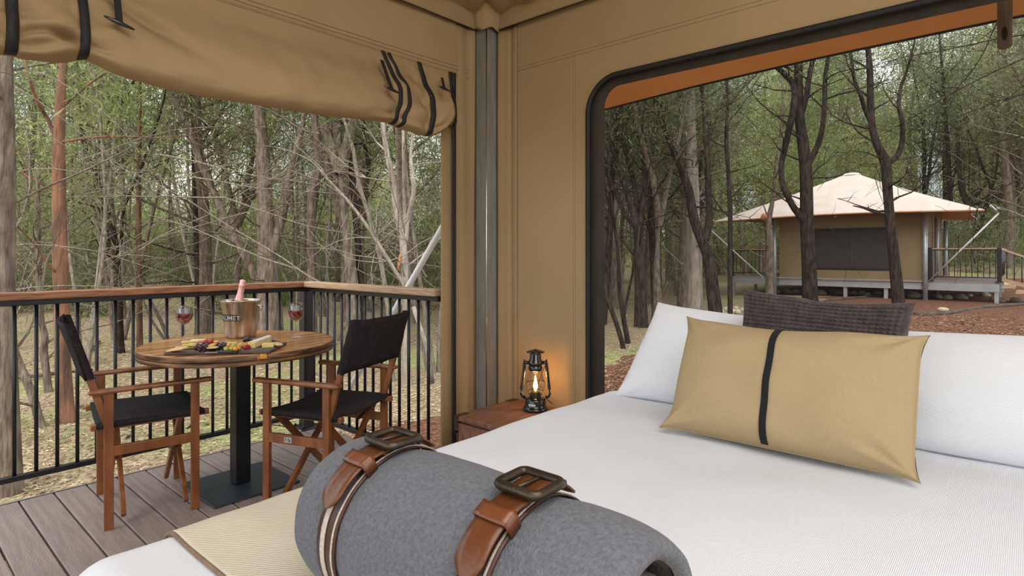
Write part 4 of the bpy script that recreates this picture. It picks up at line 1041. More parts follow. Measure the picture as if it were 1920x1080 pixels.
# front wall panels with window opening
WR=3.05; WL=5.62; WT=FZ+1.62; WBt=FZ+.34
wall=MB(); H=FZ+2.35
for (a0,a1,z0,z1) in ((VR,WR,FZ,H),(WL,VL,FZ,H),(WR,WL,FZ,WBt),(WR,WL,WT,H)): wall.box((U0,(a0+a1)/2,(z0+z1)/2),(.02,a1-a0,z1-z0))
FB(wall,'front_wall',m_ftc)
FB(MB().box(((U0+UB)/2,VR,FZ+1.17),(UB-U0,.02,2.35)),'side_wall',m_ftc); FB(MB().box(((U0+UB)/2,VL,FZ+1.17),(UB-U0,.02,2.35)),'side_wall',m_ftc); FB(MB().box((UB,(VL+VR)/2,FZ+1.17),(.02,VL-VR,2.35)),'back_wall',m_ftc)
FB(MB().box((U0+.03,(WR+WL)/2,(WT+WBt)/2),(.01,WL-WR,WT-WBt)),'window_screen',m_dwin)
b=MB()
for a in (WR,WL): b.box((U0-.014,a,(WT+WBt)/2),(.02,.05,WT-WBt+.05))
for z in (WT,WBt): b.box((U0-.014,(WR+WL)/2,z),(.02,WL-WR+.05,.05))
FB(b,'window_border',m_iron)
# roof pyramid with peaked crown; corners pulled out, eaves curved in
CR=[Vector((20.0,.88,2.38)),Vector((20.0,8.3,2.33)),Vector((27.0,8.2,2.40)),Vector((27.0,1.40,2.46))]; AP=Vector((23.5,4.72,4.10))
mb=MB()
for i in range(4):
    a=CR[i]; c=CR[(i+1)%4]; mid=(a+c)/2; inn=(AP-mid); inn.z=0; inn.normalize(); P=[]
    for s_ in np.linspace(0,1,31):
        e=a.lerp(c,s_)+inn*(.24*math.sin(math.pi*s_))+UP*(.10*math.sin(math.pi*s_)); row=[]
        for t in np.linspace(0,1,13):
            p=e.lerp(AP,t); p.z-=.06*math.sin(math.pi*t); 
            if t>.93: p.z-= (t-.93)*1.0
            row.append(p)
        P.append(row)
    mb.grid(P)
FB(mb,'fly_roof',m_fly2,smooth=True)
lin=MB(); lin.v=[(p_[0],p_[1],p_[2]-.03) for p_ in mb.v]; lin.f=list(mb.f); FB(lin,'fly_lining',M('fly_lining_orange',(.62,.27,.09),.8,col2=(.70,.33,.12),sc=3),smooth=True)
# ridge cap
FB(MB().lathe([(.30,-.12),(.22,-.05),(.10,-.03),(0,-.02)],AP,16,capb=False,capt=False),'roof_peak',m_fly2,smooth=True)
# inner ceiling (orange lit canvas under the fly)
CI=[(U0,VR,H),(U0,VL,H),(UB,VL,H),(UB,VR,H)]; b=MB().add(CI+[(23.5,4.72,3.75)],[(0,1,4),(1,2,4),(2,3,4),(3,0,4)]); FB(b,'inner_roof',m_ftc)
pts=((U0-.12,VR-.10),(U0-.12,VL+.12),(UB+.1,VR-.1),(UB+.1,VL+.12),(23.4,VR-.12))
for x,y in pts: FB(MB().tube([(x,y,-.25),(x,y,2.40)],.062,12),'steel_post',m_gal,smooth=True)
dkR=.62; dkL=8.0
for i,(a0,a1) in enumerate(((VR,dkR),(VL,dkL),)):
    y0,y1=min(a0,a1),max(a0,a1)
    FB(MB().box((23.2,(y0+y1)/2,FZ+.02),(4.6,y1-y0,.05)),'deck',m_board)
    FB(MB().box((20.92,(y0+y1)/2,FZ-.12),(.06,y1-y0,.22)),'deck_beam',m_beam)
    for x in (20.95,23.2,25.4): FB(MB().box((x,a1-(.06 if a1>a0 else -.06),FZ/2-.22),(.09,.09,FZ+.34)),'deck_stump',m_gal)
FB(MB().box((U0-.02,(VR+VL)/2,FZ-.12),(.06,VL-VR,.20)),'platform_beam',m_beam)
for y in (VR+.9,VR+2.0,VR+3.0): FB(MB().box((U0+.05,y,FZ/2-.2),(.10,.10,FZ+.3)),'platform_stump',m_gal)
# struts to the fly corners with bright brackets
for a,c in ((Vector((U0-.1,VR-.12,FZ-.05)),CR[0]+Vector((-.25,-.28,-.12))),(Vector((U0-.1,VL+.5,FZ+.0)),CR[1]+Vector((-.15,.15,-.18)))):
    FB(MB().tube([a,c],.021,10),'roof_strut',m_wht,smooth=True)
    FB(MB().tube([c,c+UP*.15+(AP-c).normalized()*.25],.03,8),'corner_bracket',m_bright)
    FB(MB().box(c+UP*.12,(.30,.09,.05)),'corner_plate',m_bright,bevel=.01)
b=empty('door_light',(U0-.03,WL-.9,WT+.45),'tiny silver fitting clipped under the eave of the far tent','bracket'); MB().lathe([(.03,0),(.04,.04),(.02,.10),(0,.11)],(U0-.2,WL-1.0,2.36),10).build('fitting_body',m_bright,b,True)
def frail(a,c,label,group='balustrades of the far tent'):
    return railing(a,c,label,m_railb,zt=.95,zb=.12,sp=.13,start=.1,group=group)
frail((20.95,VR-.15,FZ+.04),(20.95,dkR,FZ+.04),'black balustrade along the front of the far tent right deck')
frail((20.95,VL+.2,FZ+.04),(20.95,dkL,FZ+.04),'dark balustrade on the small left deck of the far tent')
frail((20.95,dkR,FZ+.04),(25.4,dkR,FZ+.04),'black balustrade on the right-hand side edge of the far tent deck')
for x,y,l in ((20.95,dkR,'black post at the right front corner of the far tent deck'),(20.95,VR-.2,'black railing post beside the right wall of the far tent'),(20.95,dkL,'black post at the left end of the far tent deck')):
    p=empty('railing_post',(x,y,FZ+.04),l,'post'); MB().box((x,y,FZ+.52),(.10,.10,.98)).build('post_shaft',m_iron,p,bevel=.01); MB().box((x,y,FZ+.05),(.18,.18,.02)).build('base_plate',m_iron,p)
# stairs down from the deck at the right, with sloping rail
stp=empty('deck_steps',(20.9,.1,-.2),'timber and stone steps down from the right end of the far tent deck','stairs')
for i in range(4): MB().box((21.6,dkR-.18-i*.30,FZ-.10-i*.14),(1.3,.30,.06)).build('tread',m_railb,stp,bevel=.01)
a=Vector((20.95,dkR,FZ+.97)); c=Vector((20.95,-.62,FZ+.42))
sr=empty('stair_railing',(20.95,0,.2),'sloping timber and black stair rail at the far right of the far tent','railing')
MB().bar(a,c,.09,.05).build('handrail',m_railb,sr,bevel=.01); MB().bar(a-UP*.84,c-UP*.66,.05,.10).build('stringer',m_railb,sr)
for k_ in range(1,8):
    t_=k_/8.; MB().tube([a.lerp(c,t_)-UP*.03,a.lerp(c,t_)-UP*(.82-.16*t_)],.012,6).build('baluster',m_iron,sr,True)
MB().box((20.95,-.64,.30),(.12,.12,1.0)).build('end_post',m_rail,sr,bevel=.01,label='reddish timber end post')
# rocks along the tent, white stone, edging log
m_rock=M('sandstone',(.42,.33,.22),.9,col2=(.62,.53,.40),sc=4,bump=.8,bsc=9,rand=.2)
def rock(p,r,label,group,seed):
    g=random.Random(seed); b=MB(); b.ball((0,0,0),r,9,6,(1,g.uniform(.7,1),g.uniform(.5,.75)),Matrix.Rotation(g.uniform(0,3),3,'Z')); V=[]
    for v in b.v:
        q=Vector(v); q*=1+.28*noise.noise(q/r*1.2+Vector((seed,0,0))); V.append(q+p)
    b.v=V; return b.build('rock',m_rock,None,True,label=label,cat='rock',group=group)
for i in range(26):
    u_=22.3+rnd.uniform(-.5,.6); v_=1.6+i*.22+rnd.uniform(-.1,.1)
    rock(Vector((u_,v_,float(zg(u_,v_))+.05)),rnd.uniform(.09,.20),'pale sandstone rock in the row behind the underside of the far tent','rocks edging the garden behind the far tent',i)
for i,(px,py,r) in enumerate(((1352,590,.10),(1361,583,.13),(1372,588,.12),(1383,592,.11),(1366,596,.12),(1379,583,.11),(1392,588,.12),(1357,601,.1))):
    p=PZ(px,py,-.32); rock(Vector((p.x,p.y,float(zg(p.x,p.y))+.04)),r,'pale rock in the small heap left of the far tent','rock heap left of the far tent',40+i)
for i,(px,py,r,l) in enumerate(((1870,566,.20,'broad tan rock at the foot of the far tent steps'),(1848,556,.16,'grey rock under the corner of the far tent deck'),(1768,582,.12,'flat white stone on the mulch right of the grey cushion'),(1905,566,.17,'pale rock at the right edge beyond the far tent steps'),(1885,548,.18,'darker rock beside the lowest far tent step'),(1818,556,.10,'small rock under the right deck of the far tent'))):
    p=PZ(px,py,-.17); rock(Vector((p.x,p.y,float(zg(p.x,p.y))+.03)),r,l,None,60+i)
m_log=M('edging_log',(.06,.045,.035),.9,col2=(.13,.10,.075),sc=5,st=(1,1,1),bump=.6)
def log(pts,r,label,mat=None):
    P=[]
    for px,py in pts: p=PZ(px,py,-.2); P.append((p.x,p.y,float(zg(p.x,p.y))+r*.5))
    MB().tube(P,r,8).build('edging_log',mat or m_log,None,True,label=label,cat='log')
log([(1715,590),(1770,590),(1850,580),(1960,572)],.05,'long dark edging log across the mulch in front of the far tent')
log([(1330,606),(1385,598),(1470,578),(1560,566),(1660,557)],.04,'thin dark edging log crossing the ground left of the far tent')
# grey road strips on the rise at the right
m_road=M('gravel_road',(.36,.33,.30),.9,col2=(.46,.43,.39),sc=8,bump=.5,bsc=30)
for w0,dd,lb in ((2.6,37.,'grey gravel track crossing behind the far tent'),):
    P=[]
    for px in np.linspace(1700,2150,24):
        row=[]
        for d in np.linspace(dd,dd+w0,5):
            p=WD(px,475,d); row.append((p.x,p.y,float(zg(p.x,p.y))+.05))
        P.append(row)
    MB().grid(P,flip=True).build('gravel_track',m_road,None,True,kind='structure')
# ================================================================ trees
def branch_poly(p,d,L,n,curl,up,g):
    pts=[p.copy()]; q=p.copy(); d=d.normalized()
    for i in range(n):
        d=(d+Vector((g.uniform(-1,1),g.uniform(-1,1),g.uniform(-1,1)))*curl+Vector((0,0,up))).normalized(); q=q+d*(L/n); pts.append(q.copy())
    return pts
class Leaves:
    def __init__(s): s.c=[]; s.n=[]; s.sp=[]
    def add(s,p,n,spread): s.c.append(tuple(p)); s.n.append(n); s.sp.append(spread)
    def mesh(s,name,mat,seed,L,W,droop):
        if not s.c: return None
        g=np.random.default_rng(seed); C=np.repeat(np.array(s.c),s.n,0); sp=np.repeat(np.array(s.sp),s.n); N=len(C)
        o=g.normal(0,1,(N,3))*sp[:,None]*np.array([1,1,.75]); P=C+o
        D=g.normal(0,1,(N,3)); D/=np.linalg.norm(D,axis=1)[:,None]; D[:,2]-=droop; D/=np.linalg.norm(D,axis=1)[:,None]
        l=L*g.uniform(.5,1.3,N)[:,None]; S_=np.cross(D,g.normal(0,1,(N,3))); S_/=np.linalg.norm(S_,axis=1)[:,None]; w_=W*g.uniform(.6,1.3,N)[:,None]
        V=np.stack([P,P+D*l*.5+S_*w_,P+D*l,P+D*l*.5-S_*w_],1).reshape(-1,3)
        idx=np.arange(N*4,dtype=np.int32)
        me=bpy.data.meshes.new(name); me.vertices.add(N*4); me.loops.add(N*4); me.polygons.add(N)
        me.vertices.foreach_set('co',V.ravel()); me.loops.foreach_set('vertex_index',idx)
        me.polygons.foreach_set('loop_start',np.arange(0,N*4,4,dtype=np.int32)); me.polygons.foreach_set('loop_total',np.full(N,4,dtype=np.int32))
        me.materials.append(mat); me.update(calc_edges=True); return me
def add_branches(mb,lv,pts,rads,nb,g,h0,h1,Lr,up,leafn,lspread,rf=.42,sub=4,bare0=0.,curl=.22,subL=.45,bmax=.04):
    P=[Vector(p) for p in pts]; seg=[(P[i+1]-P[i]).length for i in range(len(P)-1)]; T=sum(seg)
    for k_ in range(nb):
        t_=h0+(h1-h0)*((k_+g.random())/nb); s_=t_*T; i=0
        while i<len(seg)-1 and s_>seg[i]: s_-=seg[i]; i+=1
        f=s_/seg[i]; p=P[i].lerp(P[i+1],min(f,1)); r=rads[i]*(1-f)+rads[i+1]*f
        a=g.uniform(0,2*math.pi); d=Vector((math.cos(a),math.sin(a),g.uniform(.1,1.0)))
        L=g.uniform(*Lr)*(1.1-.5*t_); br=min(r*rf*g.uniform(.6,1.1),bmax)
        bp=branch_poly(p,d,L,5,curl,up,g); n=len(bp); mb.tube(bp,[br*(1-.82*j/(n-1)) for j in range(n)],5,cap=False)
        leafy_=t_>bare0
        for m_ in range(sub):
            j=g.randint(1,n-1); sd=Vector((g.uniform(-1,1),g.uniform(-1,1),g.uniform(-.4,.8)))
            sp_=branch_poly(bp[j],sd,L*subL*g.uniform(.5,1.2),4,curl*1.5,up*.3-.04,g); mb.tube(sp_,[br*.38,br*.3,br*.24,br*.17,br*.10],3,cap=False)
            if leafy_ and leafn: 
                lv.add(sp_[-1],leafn,lspread); lv.add(sp_[2],leafn//2,lspread*.8)
        if leafy_ and leafn: lv.add(bp[-1],leafn,lspread)
def smooth_poly(pts,rads,n=4):
    # catmull-rom
    P=[Vector(p) for p in pts]; out=[]; ro=[]
    for i in range(len(P)-1):
        p0=P[max(i-1,0)];p1=P[i];p2=P[i+1];p3=P[min(i+2,len(P)-1)]
        for k_ in range(n):
            t=k_/n; out.append(.5*((2*p1)+(p2-p0)*t+(2*p0-5*p1+4*p2-p3)*t*t+(3*p1-p0-3*p2+p3)*t**3)); ro.append(rads[i]*(1-t)+rads[i+1]*t)
    out.append(P[-1]); ro.append(rads[-1]); return out,ro
BIG=Vector((0,0,0))
def proto_tree(seed,H,r,bk,lf,kind):
    g=random.Random(seed); mb=MB(); lv=Leaves()
    lean=Vector((g.uniform(-.05,.05),g.uniform(-.05,.05),1))
    def stem(p,d,H_,r_,wig,nb,h0,bare):
        pts=[p]; q=p.copy(); dd=d.normalized(); n=7
        for i in range(n):
            dd=(dd+Vector((g.uniform(-wig,wig),g.uniform(-wig,wig),.10))).normalized(); q=q+dd*(H_/n); pts.append(q.copy())
        rr=[r_*(1.25 if i==0 else 1)*(1-.80*(i/n)**1.1) for i in range(n+1)]
        a,b_=smooth_poly(pts,rr,2); mb.tube(a,b_,8,cap=False)
        return a,b_
    if kind=='single':
        a,b_=stem(BIG.copy(),lean,H,r,.09,0,0,0)
        add_branches(mb,lv,a,b_,26,g,.16,.98,(H*.13,H*.27),.05,36,.42,bare0=.36)
    elif kind=='fork':
        a,b_=stem(BIG.copy(),lean,H*.30,r,.07,0,0,0)
        for k_ in range(g.choice((2,3))):
            an=g.uniform(0,6.28); c_,d_=stem(a[-1]-UP*.1,Vector((math.cos(an)*.35,math.sin(an)*.35,1)),H*.7,r*.55,.12,0,0,0)
            add_branches(mb,lv,c_,d_,15,g,.10,.98,(H*.10,H*.22),.04,36,.40,bare0=.30)
    elif kind=='bushy':
        a,b_=stem(BIG.copy(),lean,H,r,.10,0,0,0)
        add_branches(mb,lv,a,b_,30,g,.10,.98,(H*.15,H*.30),.0,80,.50,bare0=.12,sub=4)
    elif kind=='thin':
        for k_ in range(g.choice((1,2,3))):
            an=g.uniform(0,6.28); c_,d_=stem(Vector((math.cos(an)*.08*k_,math.sin(an)*.08*k_,0)),Vector((math.cos(an)*.14*k_,math.sin(an)*.14*k_,1)),H*g.uniform(.7,1),r*.8,.10,0,0,0)
            add_branches(mb,lv,c_,d_,15,g,.12,.98,(H*.08,H*.18),.02,30,.35,bare0=.45)
    elif kind=='bare':
        for k_ in range(3):
            an=g.uniform(0,6.28); c_,d_=stem(Vector((0,0,0)),Vector((math.cos(an)*.5,math.sin(an)*.5,1)),H*g.uniform(.6,1),r*.7,.22,0,0,0)
            add_branches(mb,lv,c_,d_,18,g,.15,.98,(H*.15,H*.35),-.05,0,0,sub=5,curl=.35,subL=.55)
    elif kind=='tall':
        for k_ in range(9):
            an=g.uniform(0,6.28); bp=branch_poly(BIG.copy(),Vector((math.cos(an)*.32,math.sin(an)*.32,1)),H*g.uniform(.5,1),7,.14,.02,g); mb.tube(bp,[r*(1-.8*j/7) for j in range(8)],4,cap=False)
            for q in bp[1:]: lv.add(q,150,.48)
    elif kind=='bush':
        for k_ in range(6):
            an=g.uniform(0,6.28); bp=branch_poly(BIG.copy(),Vector((math.cos(an)*.5,math.sin(an)*.5,1)),H*g.uniform(.6,1),5,.2,.02,g); mb.tube(bp,[r,r*.8,r*.6,r*.4,r*.3,r*.2],4,cap=False)
            for q in bp[1:]: lv.add(q,90,.30)
    wm=mb.mesh('trunk',bk,True); lm=lv.mesh('foliage',lf,seed,.19 if kind!='bush' else .13,.013,.55)
    return wm,lm
PR=[]
spec=[('single',10.5,.13,b_brown,l_olive),('single',12,.15,b_grey,l_grey),('single',10,.10,b_dark,l_fg),('single',11.5,.16,b_brown,l_green),
      ('fork',10,.16,b_brown,l_olive),('fork',9.5,.13,b_dark,l_grey),('fork',11,.15,b_grey,l_green),
      ('thin',10,.05,b_grey,l_olive),('thin',11,.06,b_brown,l_grey),('thin',9,.045,b_twig,l_green),
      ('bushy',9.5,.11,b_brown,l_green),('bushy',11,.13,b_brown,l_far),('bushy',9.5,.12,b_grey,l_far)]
for i,s_ in enumerate(spec): PR.append((proto_tree(100+i,s_[1],s_[2],s_[3],s_[4],s_[0]),s_[0]))
BARE=[proto_tree(200+i,5.5,.035,b_twig,l_olive,'bare')[0] for i in range(4)]
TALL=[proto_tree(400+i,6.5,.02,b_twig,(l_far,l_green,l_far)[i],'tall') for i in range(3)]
BUSH=[proto_tree(300+i,2.0,.012,b_twig,(l_olive,l_green,l_grey)[i%3],'bush') for i in range(4)]
def place(meshes,x,y,sc,rz,label,cat,group,name,names=('trunk','foliage'),sink=.05,sz=1.):
    r=bpy.data.objects.new(name,None); COL.objects.link(r); r.location=(x,y,float(zg(x,y))-sink); r.rotation_euler=(0,0,rz); r.scale=(sc,sc,sc*sz)
    tag(r,label,cat,group)
    for m_,n_ in zip(meshes,names):
        if m_ is None: continue
        o=bpy.data.objects.new(n_,m_); COL.objects.link(o); o.parent=r
    return r
def blocked(x,y,d,px):
    if x<3.6 and y<4.9: return True
    if 18.5<x<28.8 and -2.5<y<9.8: return True
    return False
# traced keep-clear columns (px,halfwidth) for near distances
g=random.Random(11)
def in_front_of_far_tent(px,d): return 1310<px<1990 and d<21.5
cnt=dict(l=0,r=0)
ZL=[(-400,60,'far left, by the leftmost trunk'),(60,190,'behind the orange-barked tree'),(190,300,'behind the left chair'),(300,420,'behind the left wine glass'),(420,520,'behind the ice bucket'),(520,620,'behind the railing corner'),(620,720,'behind the right chair'),(720,1000,'by the doorway edge')]
ZR=[(1000,1200,'at the left window edge'),(1200,1330,'near the pale gum trunk'),(1330,1460,'left of the far tent'),(1460,1600,'above the left half of the far roof'),(1600,1740,'above the right half of the far roof'),(1740,1860,'right of the far tent peak'),(1860,2400,'at the right window edge')]
DK={'single':'upright','fork':'forked','thin':'spindly','bushy':'bushy','bare':'bare','bush':'low','tall':'tall'}
def lab(kind,px,d,mid,cat,fmt,lo,hi):
    z=[t for a,b_,t in (ZL if px<1000 else ZR) if a<=px<b_][0]
    q='nearer' if d<lo+(hi-lo)*.4 else ('mid-distance' if d<lo+(hi-lo)*.72 else 'farthest')
    return f"{q} {DK[kind]} {fmt} {z}"
def scat(n,pxr,dr,protos,pw,label,group,seed,scr=(.8,1.25),cat='tree',name='tree',near_r=None,sepd=.9):
    g=random.Random(seed); placed=0; tries=0; L_=[]
    while placed<n and tries<n*40:
        tries+=1; px=g.uniform(*pxr); d=dr[0]+(dr[1]-dr[0])*g.random()**pw; lat=(px-960)/F*d
        x=.749*d+.6626*lat; y=.6626*d-.749*lat
        if blocked(x,y,d,px) or in_front_of_far_tent(px,d): continue
        if px>1100 and d<11.5: continue
        if any(abs(x-a)<sepd and abs(y-b_)<sepd for a,b_ in L_): continue
        L_.append((x,y)); m_=g.choice(protos); kk=KIND.get(id(m_),'single'); place(m_ if isinstance(m_,tuple) else (m_,),x,y,g.uniform(*scr),g.uniform(0,6.28),lab(kk,px,d,'',cat,label,dr[0],dr[1]),cat,group,name); placed+=1
KIND={id(p[0]):p[1] for p in PR}; KIND.update({id(b_):'bare' for b_ in BARE}); KIND.update({id(b_):'bush' for b_ in BUSH}); KIND.update({id(b_):'tall' for b_ in TALL})
ALL=[p[0] for p in PR]; SL=[p[0] for p in PR if p[1] in('single','fork')]; LSL=[p for i,p in enumerate(SL) if i not in (2,5)]; TH=[p[0] for p in PR if p[1]=='thin']; BU=[p[0] for p in PR if p[1]=='bushy']
scat(12,(-120,880),(10,22),LSL,1.1,'rough-barked tree beyond the railing,','trees beyond the deck railing',21)
scat(22,(-120,880),(8.5,26),TH,1.0,'sapling beyond the railing,','thin saplings beyond the deck railing',22)
scat(20,(-160,900),(24,50),LSL+BU+BU,1.0,'leafy tree in the deep forest,','deep forest trees behind the deck',23,(.9,1.3))
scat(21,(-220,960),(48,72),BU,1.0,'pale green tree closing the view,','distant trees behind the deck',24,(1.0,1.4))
scat(26,(1060,1330),(13,26),SL+TH,1.0,'dark slim tree in the window view,','stand of trees left in the window view',25,(.8,1.1))
scat(60,(1080,2160),(22,48),SL+TH+BU,1.0,'slender tree in the window view,','forest trees behind the far tent',26,(1.0,1.5))
scat(44,(1020,2260),(46,76),BU+SL[:2],1.0,'distant tree on the rise,','distant trees behind the far tent',27,(.85,1.15))
scat(8,(-120,860),(9,20),BARE,1.0,'shrub of tangled pale twigs,','bare twiggy shrubs beyond the deck railing',28,(.8,1.25),'shrub','bare_shrub')
scat(14,(1090,2100),(13,34),BARE,1.0,'twiggy shrub,','bare shrubs around the far tent',29,(.6,1.0),'shrub','bare_shrub')
scat(44,(-180,900),(17,42),TALL,.9,'light green shrub in the forest,','tall pale green shrubs behind the deck',40,(.7,1.15),'shrub','leafy_shrub')
scat(26,(1080,2160),(29,52),TALL,.9,'light green shrub in the forest,','tall pale green shrubs in the window view',41,(.6,1.0),'shrub','leafy_shrub')
scat(50,(-160,900),(15,46),BUSH,1.0,'leafy bush among the trunks,','understorey bushes behind the deck',30,(.8,1.8),'bush','leafy_bush')
scat(60,(1060,2160),(24,60),BUSH,1.0,'leafy bush between window-view trunks,','understorey bushes in the window view',31,(.8,1.8),'bush','leafy_bush')
# ---------- traced trees: measured from the photograph, each at its own distance
def traced(label,stems,bk,base=None,d=None,lf=l_olive,top=7.5,nb=16,leafn=15,bare0=.45,Lr=(.8,2.0),seed=1,extra=(),h0=.15,lsp=.4,name='tree',flare=1.3,curl=.25,up=.04):
    g=random.Random(seed)
    if d is None:
        # iterate for ground height
        z=-.45
        for _ in range(6):
            p=PZ(base[0],base[1],z); z=float(zg(p.x,p.y))
        d=(p-CAM).dot(FW)
    x,y=[(WD(base[0],475,d)).x,(WD(base[0],475,d)).y]; z0=float(zg(x,y))
    loc=Vector((x,y,z0)); r=empty(name,loc,label,'tree')
    mb=MB(); lv=Leaves()
    for si,st_ in enumerate(stems):
        main=si==0; pts=[]; rads=[]
        for i,(px,py,wp) in enumerate(st_):
            dd=d+(.0 if main else .35*math.sin(i*1.3+si)*(i/max(1,len(st_)-1)))+.0
            pts.append(WD(px,py,dd)); rads.append(wp*.5*d/F)
        ext=st_[-1][1]<330 or st_[-1][1]<0
        if main: pts=[Vector((x,y,z0-.08))]+pts; rads=[rads[0]*flare]+rads
        if ext and pts[-1].z<top:
            dr=(pts[-1]-pts[-2]).normalized(); q=pts[-1].copy(); n=4; st=(top-q.z)/n; r0=rads[-1]
            for k_ in range(n):
                dr=(dr+Vector((g.uniform(-.15,.15),g.uniform(-.15,.15),.25))).normalized(); q=q+dr*st; pts.append(q.copy()); rads.append(max(r0*(1-.2*(k_+1)),.006))
        a,b_=smooth_poly(pts,rads,4); mb.tube(a,b_,10,cap=False)
        if not main and not ext: continue
        k_=max(2,int(nb*(1 if main else .6)))
        add_branches(mb,lv,a,b_,k_,g,h0,.98,Lr,up,leafn,lsp,bare0=bare0,curl=curl,bmax=.0016*d+.004)
    mb.build('trunk',bk,r,True)
    lm=lv.mesh('foliage',lf,seed,.17,.010,.6)
    if lm:
        o=bpy.data.objects.new('foliage',lm); COL.objects.link(o); o.parent=r
        V=np.empty(len(lm.vertices)*3); lm.vertices.foreach_get('co',V); V=V.reshape(-1,3)-np.array(loc); lm.vertices.foreach_set('co',V.ravel())
    return r,d
# left view
t0=traced('thick grey-brown trunk at the extreme left edge just beyond the railing',[[(16,900,44),(10,700,38),(6,500,36),(8,300,34),(4,120,32),(0,0,30)]],b_brown,base=(18,925),seed=1,top=6)
traced('tall tree with orange-red bark, the reddest trunk left of the table',[[(122,760,29),(118,680,25),(115,560,25),(112,450,24),(110,300,20),(114,180,16),(119,110,13),(122,0,11)],[(110,270,8),(90,225,7),(70,190,6),(50,130,5),(38,60,4)]],b_red,base=(124,792),seed=2,top=8)
traced('dark crooked trunk leaning left behind the railing beside the orange tree',[[(74,790,15),(60,740,14),(40,690,13),(20,640,12),(4,590,11),(-20,520,10)]],b_grey,base=(78,803),seed=3,nb=6,leafn=0)
traced('short dark curved trunk standing behind the left chair backrest',[[(90,725,13),(86,690,12),(82,660,13),(84,630,11),(76,590,10),(72,480,9),(70,330,8)]],b_brown,base=(92,735),seed=4)
traced('dark trunk splitting into several slim leaning stems behind the left end of the table',[[(224,640,15),(221,539,13),(212,440,12),(186,360,11),(170,300,9),(157,265,8),(150,190,7)],[(205,470,9),(196,390,8),(180,300,7),(205,230,6),(236,180,5)],[(219,500,8),(228,440,6),(233,390,5),(270,300,4)]],b_dark,base=(226,662),seed=5)
traced('slim reddish straight trunk between the left chair and the ice bucket',[[(262,640,11),(261,539,9),(260,430,9),(260,300,8),(262,228,7),(262,120,6)]],b_red,base=(263,655),seed=6)
traced('straight dark trunk behind the left wine glass',[[(372,600,12),(371,526,11),(367,430,10),(366,350,9),(364,300,9),(362,190,8)]],b_dark,base=(373,640),seed=7)
traced('brown trunk leaning left with a forked top behind the ice bucket',[[(520,640,22),(505,590,18),(470,500,15),(430,430,14),(395,345,13),(375,304,13),(353,240,12),(325,185,10),(300,140,8)],[(365,262,7),(345,215,6),(335,150,5)]],b_brown,base=(525,655),seed=8)
traced('massive double trunk with deeply furrowed grey bark behind the corner of the railing',[[(507,640,50),(505,560,44),(500,470,34),(497,400,30),(495,320,26),(488,230,22),(484,120,18)],[(512,470,20),(530,400,17),(545,330,15),(556,280,12),(568,230,10),(575,150,8)]],b_brown,base=(510,660),seed=9,nb=26,leafn=10)
traced('wavy brown trunk just left of the pale handrail corner',[[(588,640,17),(585,540,15),(583,440,16),(586,360,16),(597,305,15),(593,250,14),(588,205,13),(590,120,12)]],b_brown,base=(589,668),seed=10)
traced('straight dark trunk above the right chair backrest',[[(680,640,15),(677,540,14),(670,440,12),(662,350,13),(659,280,12),(656,220,11)],[(668,400,8),(690,330,7),(683,260,7),(680,200,6)]],b_dark,base=(682,660),seed=11)
t1=traced('pale smooth gum tree with a torn orange scar near the doorway post',[[(762,700,15),(760,560,13),(756,460,14),(744,400,12),(735,330,12),(726,290,10),(719,240,9),(716,180,8)],[(759,460,8),(758,400,7),(757,330,6),(756,245,5),(757,150,5)],[(762,450,8),(765,410,8),(775,365,9),(774,330,8),(770,290,6),(773,230,5)]],b_pale,base=(764,722),seed=12,leafn=14,name='gum_tree')
traced('slim tan-barked tree at the right end of the doorway view',[[(735,700,10),(730,600,9),(712,480,9),(690,400,8),(672,340,8),(662,280,7),(650,240,6)]],b_twig,base=(738,715),seed=31,leafn=10)
q=[WD(x,y,6.2) for x,y in ((600,318),(618,340),(653,377),(680,412),(703,447),(730,490),(756,532),(775,575))]
b=MB(); b.tube(q,[.012,.014,.017,.018,.020,.021,.022,.024],6)
gg=random.Random(5)
for k_ in range(14):
    p=q[gg.randint(0,6)]; bp=branch_poly(p,Vector((gg.uniform(-1,1),gg.uniform(-1,1),gg.uniform(-.2,1))),gg.uniform(.4,1.3),6,.3,-.02,gg); b.tube(bp,[.007,.006,.005,.004,.003,.002,.0015],4,cap=False)
b.tube([q[-1],WD(800,650,6.1),WD(810,720,6.0)],[.024,.026,.03],6)
b.build('fallen_branch',b_twig,None,True,label='long pale dead branch slanting down to the right in front of the trees',cat='branch')
def twigs(label,starts,seed,dd,bk=b_twig,L=(.8,2.4),nrm=6,up=-.02,curl=.16,r0=.0065):
    gg=random.Random(seed); b=MB()
    for px,py,dx,dy in starts:
        p=WD(px,py,dd); d=(RT*dx-UP*dy+FW*gg.uniform(-.3,.3)); bp=branch_poly(p,d,gg.uniform(*L),9,curl,up,gg); n=len(bp); b.tube(bp,[r0*(1-.8*i/n) for i in range(n)],5,cap=False)
        for k_ in range(nrm):
            j=gg.randint(2,n-2); sd=d.normalized()*.6+Vector((gg.uniform(-1,1),gg.uniform(-1,1),gg.uniform(-.8,1))); sp_=branch_poly(bp[j],sd,gg.uniform(.25,.9),6,curl*1.6,up*1.5,gg); b.tube(sp_,[r0*.45*(1-.75*i/7) for i in range(7)],4,cap=False)
    b.build('dead_branches',bk,None,True,label=label,cat='branch')
twigs('pale arching dead twigs reaching in from the left edge',[(-60,150,1,-.1),(-60,220,1,0),(-60,330,1,-.15),(-40,470,1,-.3),(-60,120,1,.6),(-50,560,1,-.4)],1,5.6,L=(1.2,2.2),up=-.07)
twigs('pale arching twigs hanging over the orange-barked tree',[(165,115,.0,1),(150,300,1,-.4),(260,470,1,-.6),(470,300,-1,.15),(500,390,-1,.3)],2,7,L=(1.4,3.0),up=-.03)
